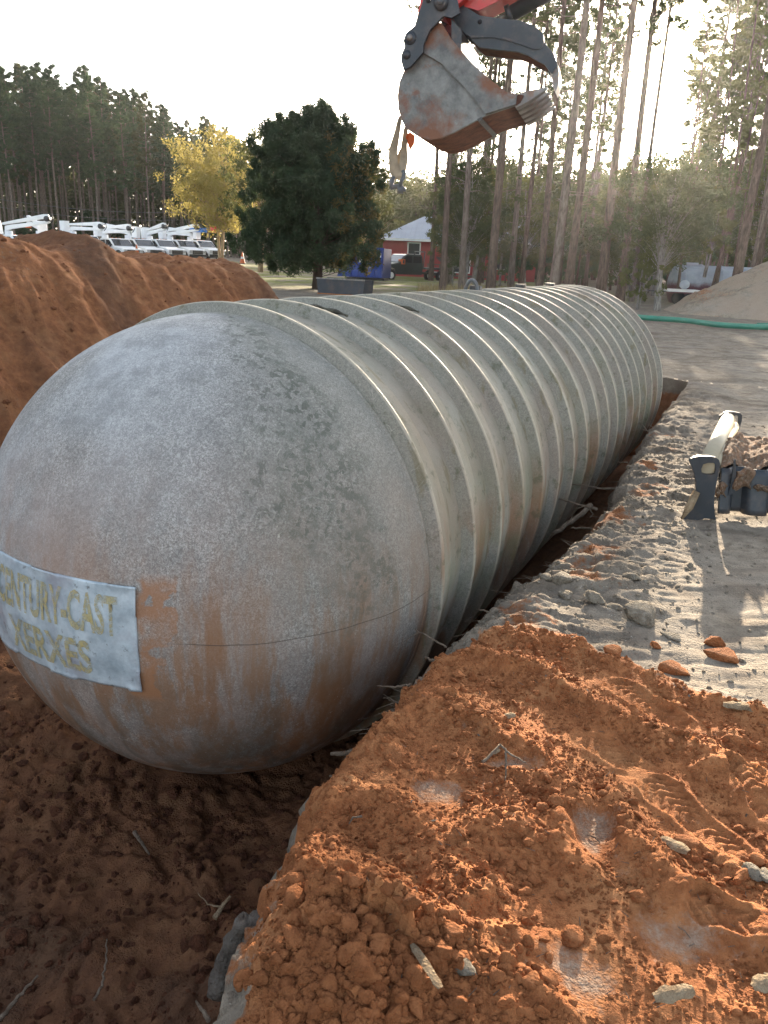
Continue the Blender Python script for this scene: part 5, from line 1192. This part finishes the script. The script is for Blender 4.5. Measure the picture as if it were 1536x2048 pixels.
# leafy understorey
OK = [broad_mesh(90+k, 7.5, .12, 2.4, 150, 60, .07, .09, 'bark_g', ('oak', 'olive', 'oak', 'olive')[k], stems=1+k % 2, bare=10) for k in range(4)]
BK = [broad_mesh(96+k, 13, .04, 4.2, 260, 60, .12, .16, 'bark', ('oak', 'olive')[k], stems=2, bare=6) for k in range(2)]
gu = 'leafy young trees under the pines'
for i, (px, D_, s) in enumerate([(905, 50, .8), (925, 46, .9), (930, 43, 1.0), (945, 47, 1.05), (1000, 52, 1.0), (1055, 50, .95), (1110, 52, 1.0), (1160, 55, .9), (1215, 46, .95), (1265, 44, 1.0), (1310, 47, 1.05), (1355, 46, 1.0), (1400, 50, 1.1), (1450, 54, 1.1), (1500, 52, 1.15), (1560, 48, 1.1), (1620, 50, 1.1), (1290, 38, .62), (1235, 40, .55)]):
    b_ = pd(px, 560, D_); plant('young_tree', OK[i % 4], b_[0], D_, 'leafy young tree with a hazy green crown under the tall pines', 'tree', gu, s)
for i in range(64):
    px = 770+i*16.5+random.uniform(-14, 14); D_ = random.uniform(66, 108) if px > 970 else random.uniform(86, 108); b_ = pd(px, 540, D_)
    top = float(np.interp(px, [760, 820, 900, 1000, 1100, 1250, 1330, 1450, 1536, 1700], [350, 345, 330, 300, 330, 300, 300, 290, 250, 230]))+random.uniform(-15, 50)
    s = (pd(px, top, D_)[2])/13
    plant('forest_tree', BK[i % 2], b_[0], D_, 'dense dull green tree filling the back of the wood on the right', 'tree', 'dense trees at the back of the right wood', s)
for i in range(16):
    px = 1000+i*42+random.uniform(-14, 14); D_ = random.uniform(52, 62); b_ = pd(px, 560, D_)
    plant('shrub', UB[i % 2], b_[0], D_, 'dark low bush between the trunks of the wood on the right', 'shrub', 'bushes between the trunks on the right', random.uniform(.6, .95))
# far-off wood closing the view
rs = np.random.default_rng(171); N_ = 1900; px = rs.uniform(-300, 1800, N_); D_ = rs.uniform(140, 175, N_); zt = np.interp(px, [-300, 500, 800, 1100, 1700], [13, 13, 14, 11, 15]); C = []
for a, b, c_ in zip(px, D_, zt): C.append([hx(a, b), b, c_*rs.random()**.8+.6])
V, F = leaves(np.array(C), np.full(N_, 2.8), 50, .50, rs, .9, 1.2)
link('distant_wood', leaf_obj('distant_wood', V, F, M['oak']), kind='stuff', label='far off wood seen dimly between the nearer trunks')
# near tree with pale bark in front of the second tank
nt = broad_mesh(140, 5.9, .26, 2.4, 230, 75, .045, .15, 'bark_g', 'oak', stems=1, bare=0, limb=.10)
b_ = gp(1316, 622); plant('hardwood_tree', nt, b_[0], b_[1], 'small tree with mottled pale grey bark in front of the second tank', 'tree', rz=1.0)
lb = broad_mesh(141, 2.6, .1, 1.0, 40, 70, .05, .04, 'bark_g', 'olive', stems=2)
b_ = pd(1275, 600, 31); plant('leafy_shrub', lb, b_[0], b_[1], 'low leafy bush with sunlit leaves left of the pale barked tree', 'shrub')
b_ = pd(1405, 575, 36); plant('leafy_shrub', lb, b_[0], b_[1], 'bright leaved bush showing above the second tank', 'shrub', s=1.2, z=1.6)
# dry grass by the tree line
rs = np.random.default_rng(150); mb = MB(); V = []; F = []
for k in range(2600):
    px = rs.uniform(840, 1130); D_ = rs.uniform(33, 44); x_ = hx(px, D_); h_ = rs.uniform(.15, .55); a = rs.uniform(0, 6.28); w = .02; o_ = len(V); lx = rs.normal()*.12
    V += [(x_-w*cos(a), D_-w*sin(a), -.05), (x_+w*cos(a), D_+w*sin(a), -.05), (x_+lx, D_+rs.normal()*.1, h_)]; F.append((o_, o_+1, o_+2))
link('dry_grass', np_mesh('dry_grass', np.array(V), np.array(F), False), M['drygrass'], kind='stuff', label='dry tan grass along the foot of the trees')

# ---------------------------------------------------------------- trucks
def wheel_parts(root, x, y, r=.42, w=.26, name='wheel'):
    t = MB().lathe([(-w/2, .55*r), (-w/2, .9*r), (-w/2+.04, r), (w/2-.04, r), (w/2, .9*r), (w/2, .55*r)], 20, (x, y, r), 'Y').obj(name, M['rubber'], root)
    MB().lathe([(-w/2-.01, .0001), (-w/2-.01, .2*r), (-w/2+.03, .5*r), (-w/2+.01, .57*r), (w/2-.01, .57*r), (w/2-.03, .5*r), (w/2+.01, .2*r), (w/2+.01, .0001)], 16, (x, y, r), 'Y').obj('rim', M['white'] if root.get('pale') else M['steel_worn'], t)
def truck(paint='white', utility=True):
    t = empty('utility_truck'); t['pale'] = 1; W_ = 1.95; P_ = M[paint]
    # cab and hood: side profile, x forward, origin under the rear of the cab
    body = [(-.9, .55), (-.9, 1.25), (-.86, 1.62), (-.80, 1.90), (-.65, 1.98), (.55, 1.98), (.72, 1.92), (1.30, 1.38), (1.36, 1.32), (2.45, 1.20), (2.62, 1.12), (2.66, .98), (2.68, .60), (2.50, .55), (2.36, .55), (2.30, .80), (2.10, .98), (1.78, .98), (1.58, .80), (1.50, .50), (-.9, .50)]
    me = MB().prism(body, W_).mesh('cab'); bevel_mesh(me, .05, 2); link('cab', me, P_, t)
    g = W_/2
    for s_ in (-1, 1):
        y = s_*(g+.004)
        for poly, nm in (([(.12, 1.36), (.12, 1.85), (.55, 1.85), (.68, 1.80), (1.14, 1.38)], 'side_window'), ([(-.72, 1.36), (-.68, 1.82), (.02, 1.85), (.02, 1.36)], 'side_window')):
            V = [Vector((a, y-s_*.02, b)) for a, b in poly]+[Vector((a, y+s_*.006, b)) for a, b in poly]; n_ = len(poly)
            MB().add(V, [tuple(range(n_)), tuple(range(2*n_-1, n_-1, -1))]+[(i, i+n_, (i+1) % n_+n_, (i+1) % n_) for i in range(n_)]).obj(nm, M['glass'], t)
        MB().box((.98, s_*(g+.13), 1.42), (.08, .16, .26), bev=.02).obj('mirror', M['grille'], t)
        MB().box((.25, s_*(g+.006), 1.22), (.16, .02, .035)).obj('door_handle', M['grille'], t)
        MB().box((2.675, s_*.78, .98), (.05, .28, .22), bev=.02).obj('headlight', M['lamp'], t)
        MB().lathe([(-.05, .47), (-.05, .55), (.02, .55), (.02, .47)], 18, (1.94, s_*(g-.02), .50), 'Y', arc=(0, pi)).obj('wheel_arch', M['grille'], t)
    ws = [Vector((.745, -.84, 1.91)), Vector((.745, .84, 1.91)), Vector((1.31, .90, 1.40)), Vector((1.31, -.90, 1.40))]; nv_ = Vector((.69, 0, .73))
    MB().add([w+nv_*.012 for w in ws]+[w-nv_*.03 for w in ws], [(0, 1, 2, 3), (7, 6, 5, 4), (0, 4, 5, 1), (1, 5, 6, 2), (2, 6, 7, 3), (3, 7, 4, 0)]).obj('windshield', M['glass'], t)
    gr_ = MB().box((2.69, 0, .92), (.05, 1.2, .34), bev=.02).obj('grille', M['grille'], t)
    for k in range(3): MB().box((2.72, 0, .81+k*.11), (.02, 1.1, .03)).obj('grille_bar', M['steel_worn'], gr_)
    MB().box((2.74, 0, .62), (.20, 1.95, .22), bev=.05).obj('bumper', M['grille'], t)
    MB().box((2.0, 0, .5), (.12, 1.5, .12)).obj('axle', M['grille'], t); MB().box((-1.3, 0, .62), (6.4, .8, .16)).obj('chassis', M['grille'], t)
    for x in (1.94, -2.7):
        for s_ in (-1, 1): wheel_parts(t, x, s_*.83)
    for s_ in (-1, 0, 1): MB().box((.2, s_*.4, 2.0), (.12, .12, .05), bev=.02).obj('roof_lamp', M['orange'], t)
    if utility:
        for s_ in (-1, 1):
            b = MB().box((-2.9, s_*.82, 1.15), (3.7, .48, .95), bev=.04).obj('side_locker', P_, t)
            for k in range(4): MB().box((-4.2+k*.88, s_*1.066, 1.18), (.78, .02, .75)).obj('locker_door', P_, b)
        MB().box((-2.9, 0, .78), (3.7, 1.2, .10)).obj('bed_floor', M['grille'], t)
        MB().lathe([(0, .0001), (0, .38), (.25, .34), (1.42, .28), (1.44, .0001)], 18, (-1.5, 0, .85), 'Z').obj('turret', P_, t)
    return t
def boom(t, yaw, lift, up_len=3.6, tipc='steel_black'):
    b = empty('boom'); b.parent = t; b.location = (-1.5, 0, 2.28); b.rotation_euler = (0, -lift, yaw)
    def sub(mb, nm, mt): o = mb.obj(nm, M[mt], b); return o
    lo = MB().prism([(-.25, .0), (-.15, .36), (.3, .38), (3.3, .26), (3.5, .12), (3.3, .05), (.3, .08)], .28).mesh('lower_arm'); bevel_mesh(lo, .03); link('lower_arm', lo, M['white'], b)
    up = MB().prism([(3.55, .30), (3.5, .68), (3.1, .74), (-.3, .62), (-.45, .5), (-.3, .46), (3.0, .42)], .22).mesh('upper_arm'); bevel_mesh(up, .03); link('upper_arm', up, M['white'], b)
    sub(MB().lathe([(-.22, .0001), (-.22, .2), (.22, .2), (.22, .0001)], 14, (3.35, 0, .38), 'Y'), 'elbow', tipc)
    sub(MB().tube([(3.4, .2, .5), (3.65, .22, .62), (3.72, .2, .3), (3.45, .18, .05)], .035, 6), 'hydraulic_line', 'grille')
    sub(MB().box((-.9, 0, .35), (.6, .62, .95), bev=.06), 'work_bucket', 'white')
    return b
T0 = truck()
tinfo = [(30, 61, 'white work truck cut off behind the highest left part of the clay heap', .55, .12), (92, 64, 'white bucket truck with an orange boom tip, cab above the left heap', -.25, .10), (158, 69, 'white bucket truck almost hidden behind the tallest bump of the heap', .22, -.03),
         (222, 71, 'white bucket truck directly right of the tallest heap bump', .1, .0), (268, 74, 'white bucket truck behind the traffic cone, fourth from the right end', .30, .04), (311, 76, 'white bucket truck in the middle of the row at right', -.18, .08),
         (352, 78.5, 'second to last white bucket truck with a raised boom end', .25, .10), (392, 81, 'last white truck on the right carrying a blue bucket and red boom tip', .12, .0)]
gt = 'white bucket trucks parked in a slanting row'
HEAD = math.atan2(-.62, .78)
for i, (px, D_, lab, yw, lf) in enumerate(tinfo):
    t = T0 if i == 0 else dup(T0)
    c = pd(px, 500, D_); zt = pd(px, 470 if i < 3 else 473+i*1.1, D_)[2]-1.98
    t.location = (c[0]+.4, D_, zt); t.rotation_euler = (0, 0, HEAD); t['label'] = lab; t['category'] = 'truck'; t['group'] = gt; t['_i'] = i
    TR = t
    if i == 0: first = t
    booms = (t, yw, lf)
    tinfo[i] = booms
for t, yw, lf in tinfo:
    b = boom(t, pi+yw if t['_i'] % 3 == 1 else yw, lf+.05)
for t, yw, lf in tinfo:
    del t['_i']
t = tinfo[7][0]; MB().box((-.2, 0, 2.95), (2.0, .7, .4), bev=.08).obj('blue_bucket', M['blue_case'], t); MB().box((2.1, 0, 3.05), (.6, .5, .6), bev=.1).obj('boom_tip', M['red_paint'], t)
t = tinfo[1][0]; MB().box((-3.2, 0, 2.6), (.3, .4, .25), bev=.05).obj('boom_tip', M['orange'], t)

# dark flatbed truck by the house
M['dark_truck'] = simple('dark_green_paint', (.03, .045, .045), .3, .15, 3)
dt_ = truck('dark_truck', False); c = pd(812, 549, 60); dt_.location = (c[0], 60, -.1); dt_.rotation_euler = (0, 0, pi+rad(32)); dt_['label'] = 'dark flatbed truck with a sloping ramp parked before the red house'; dt_['category'] = 'truck'
dt_.name = 'flatbed_truck'; dt_.scale = (.95, .95, .95)
MB().box((-3.0, 0, .98), (3.8, 2.1, .14)).obj('flat_bed', M['grille'], dt_)
MB().prism([(-4.9, 1.0), (-4.8, 1.1), (-3.6, 1.9), (-3.4, 1.9), (-3.5, 1.75), (-4.7, .95)], 1.9).obj('ramp', M['steel_black'], dt_)
MB().tube([(-1.1, .7, 1.0), (-1.2, .7, 2.2), (-1.2, -.7, 2.2), (-1.1, -.7, 1.0)], .05, 6).obj('headache_rack', M['steel_black'], dt_)
c = pd(803, 531, 59.5); MB().box((c[0], c[1]-.6, 1.25), (.5, .5, .35), bev=.08).obj('orange_cooler', M['orange'], None, label='orange bundle strapped on the dark flatbed truck', category='cargo')

# ---------------------------------------------------------------- house, bins, cones, wires
def house():
    D_ = 70; xL = hx(765, D_); zb = -.1; h_ = empty('red_house', (xL, D_, zb), rad(-7), 'red walled house with a pale metal roof behind the trees', 'house')
    Lx, Ly, Hw = 13.0, 8.0, 3.15
    MB().box((Lx/2, Ly/2, Hw/2), (Lx, Ly, Hw)).obj('wall', M['brick'], h_)
    siding = MB()
    for k in range(20): siding.box((Lx/2, -.012, .1+k*.155), (Lx, .03, .018))
    siding.obj('siding_board', M['brick'], h_, kind='stuff')
    # hipped metal roof with standing seams
    e = .5; a = Vector((-e, -e, Hw)); b = Vector((Lx+e, -e, Hw)); c_ = Vector((Lx+e, Ly+e, Hw)); d = Vector((-e, Ly+e, Hw)); r1 = Vector((3.0, Ly/2, Hw+2.0)); r2 = Vector((Lx-2.0, Ly/2, Hw+2.0))
    rf = MB().add([a, b, c_, d, r1, r2], [(0, 1, 5, 4), (1, 2, 5), (2, 3, 4, 5), (3, 0, 4), (0, 3, 2, 1)]).obj('roof', M['roof_metal'], h_)
    for k in range(34):
        x = -.3+k*.42
        t0 = (x+e)/(r1.x+e) if x < r1.x else ((Lx+e-x)/(Lx+e-r2.x) if x > r2.x else 1); t0 = max(.02, min(1, t0))
        p0 = Vector((x, -e, Hw)); p1 = p0+Vector((0, (Ly/2+e)*t0, 2.0*t0)); MB().tube([p0+Vector((0, 0, .02)), p1+Vector((0, 0, .02))], .022, 4, smooth=False).obj('roof_seam', M['roof_metal'], rf)
    MB().box((Lx/2, -e-.02, Hw-.08), (Lx+2*e+.1, .05, .2)).obj('fascia', M['trim'], h_)
    MB().box((-e-.02, Ly/2, Hw-.08), (.05, Ly+2*e, .2)).obj('fascia', M['trim'], h_)
    for (x0, z0, w, hh, nm) in ((2.2, 1.0, .95, 1.85, 'window'), (4.45, .55, 1.0, 2.2, 'door'), (5.75, .6, 1.7, 1.2, 'window'), (9.5, 1.0, 1.0, 1.6, 'window')):
        f_ = MB(); t_ = .09
        for cx_, cz_, ww, hh_ in ((x0+w/2, z0+hh, w+2*t_, t_), (x0+w/2, z0, w+2*t_, t_), (x0-t_/2, z0+hh/2, t_, hh), (x0+w+t_/2, z0+hh/2, t_, hh)): f_.box((cx_, -.05, cz_), (ww, .08, hh_))
        if nm == 'window': f_.box((x0+w/2, -.05, z0+hh/2), (w, .05, .05))
        fo = f_.obj(nm, M['trim'], h_); MB().box((x0+w/2, -.028, z0+hh/2), (w-.01, .02, hh-.01)).obj('pane', M['glass'] if nm != 'door' else M['brick'], fo)
    MB().box((6.5, -1.2, .35), (5.0, 1.6, .12)).obj('deck', M['bark_deck'], h_)
    for k in range(6): MB().box((4.1+k*.96, -1.95, .75), (.09, .09, .9)).obj('deck_post', M['bark_deck'], h_)
    MB().box((6.5, -1.95, 1.2), (5.0, .07, .09)).obj('deck_rail', M['bark_deck'], h_)
    for k in range(5): MB().box((2+k*2.4, -.0, -.1), (.4, .3, .3)).obj('pier', M['trim'], h_)
M['bark_deck'] = simple('weathered_deck', (.12, .09, .07), .8, .3, 3)
house()
# blue roll-off bin
c = pd(742, 555, 50); b = empty('rubbish_skip', (c[0], 50, 0), rad(-14), 'dark blue open top rubbish skip between cedar and dark truck', 'skip')
me = MB().prism([(-1.9, .3), (1.0, .3), (1.0, 2.0), (-1.3, 2.0)], 2.0).mesh('skip_body'); bevel_mesh(me, .03); link('skip_body', me, M['blue_box'], b)
MB().box((-.15, -1.03, 1.98), (2.4, .08, .1)).obj('top_rail', M['blue_box'], b)
for k in range(5): MB().box((-1.0+k*.48, -1.035, 1.15), (.07, .07, 1.6)).obj('side_rib', M['blue_box'], b)
MB().box((-.2, 0, .2), (2.4, 1.2, .14)).obj('skid', M['steel_black'], b); MB().box((.86, -1.05, 1.62), (.10, .02, .26)).obj('sticker', M['trim'], b)
MB().box((-.35, -1.045, 1.35), (.34, .02, .4)).obj('sticker', M['trim'], b)
# long dark steel tub by the cedar
c = gp(690, 590); b = empty('steel_tub', (c[0], c[1], 0), rad(-22), 'low dark steel tub lying on the dirt beside the cedar trunk', 'tub')
mb = MB(); L_, w_, hh = 2.0, .9, .60
for s_ in (-1, 1): mb.prism([(-L_/2, .05), (L_/2, .0), (L_/2+.06, hh), (-L_/2-.06, hh+.05)], .03, Matrix.Translation((0, s_*w_/2, 0)))
mb.obj('side_wall', M['bin'], b); MB().box((0, 0, .05), (L_, w_-.04, .03)).obj('floor_plate', M['bin'], b)
for s_ in (-1, 1): MB().box((s_*(L_/2), 0, hh/2+.02), (.035, w_-.04, hh)).obj('end_wall', M['bin'], b)
MB().box((0, -w_/2-.03, hh+.02), (L_+.14, .06, .05)).obj('rim', M['steel_worn'], b); MB().box((0, -w_/2-.025, .02), (L_, .05, .06)).obj('base_rail', M['clod'], b)
# traffic cones
for px, py, D_, lab in ((274, 508, 58, 'orange and white traffic cone in front of the parked trucks'), (485, 526, 50, 'orange traffic cone on the grass left of the cedar')):
    c = pd(px, py, D_); k = empty('traffic_cone', (c[0], D_, c[2]-.05), 0, lab, 'traffic cone')
    MB().lathe([(.04, .17), (.30, .11)], 14, (0, 0, 0), 'Z').obj('cone', M['orange'], k); MB().lathe([(.30, .11), (.42, .085)], 14, (0, 0, 0), 'Z').obj('reflective_band', M['trim'], k)
    MB().lathe([(.42, .085), (.68, .03), (.70, .0001)], 14, (0, 0, 0), 'Z').obj('cone_top', M['orange'], k); MB().box((0, 0, .02), (.4, .4, .04), bev=.04).obj('base', M['rubber'], k)
# power wires across the wood edge
for (y0, y1, lab) in ((404, 440, 'upper thin power wire strung across the front of the pine wood'), (388, 425, 'lower power wire seen faintly before the pine trunks')):
    A_ = pd(-60, y0, 78); B_ = pd(360, y1, 82); mb = MB(); mb.tube([A_*(1-t)+B_*t+np.array([0, 0, -.5*4*t*(1-t)]) for t in np.linspace(0, 1, 16)], .018, 5); o = mb.obj('power_wire', M['wire'], label=lab, category='wire')
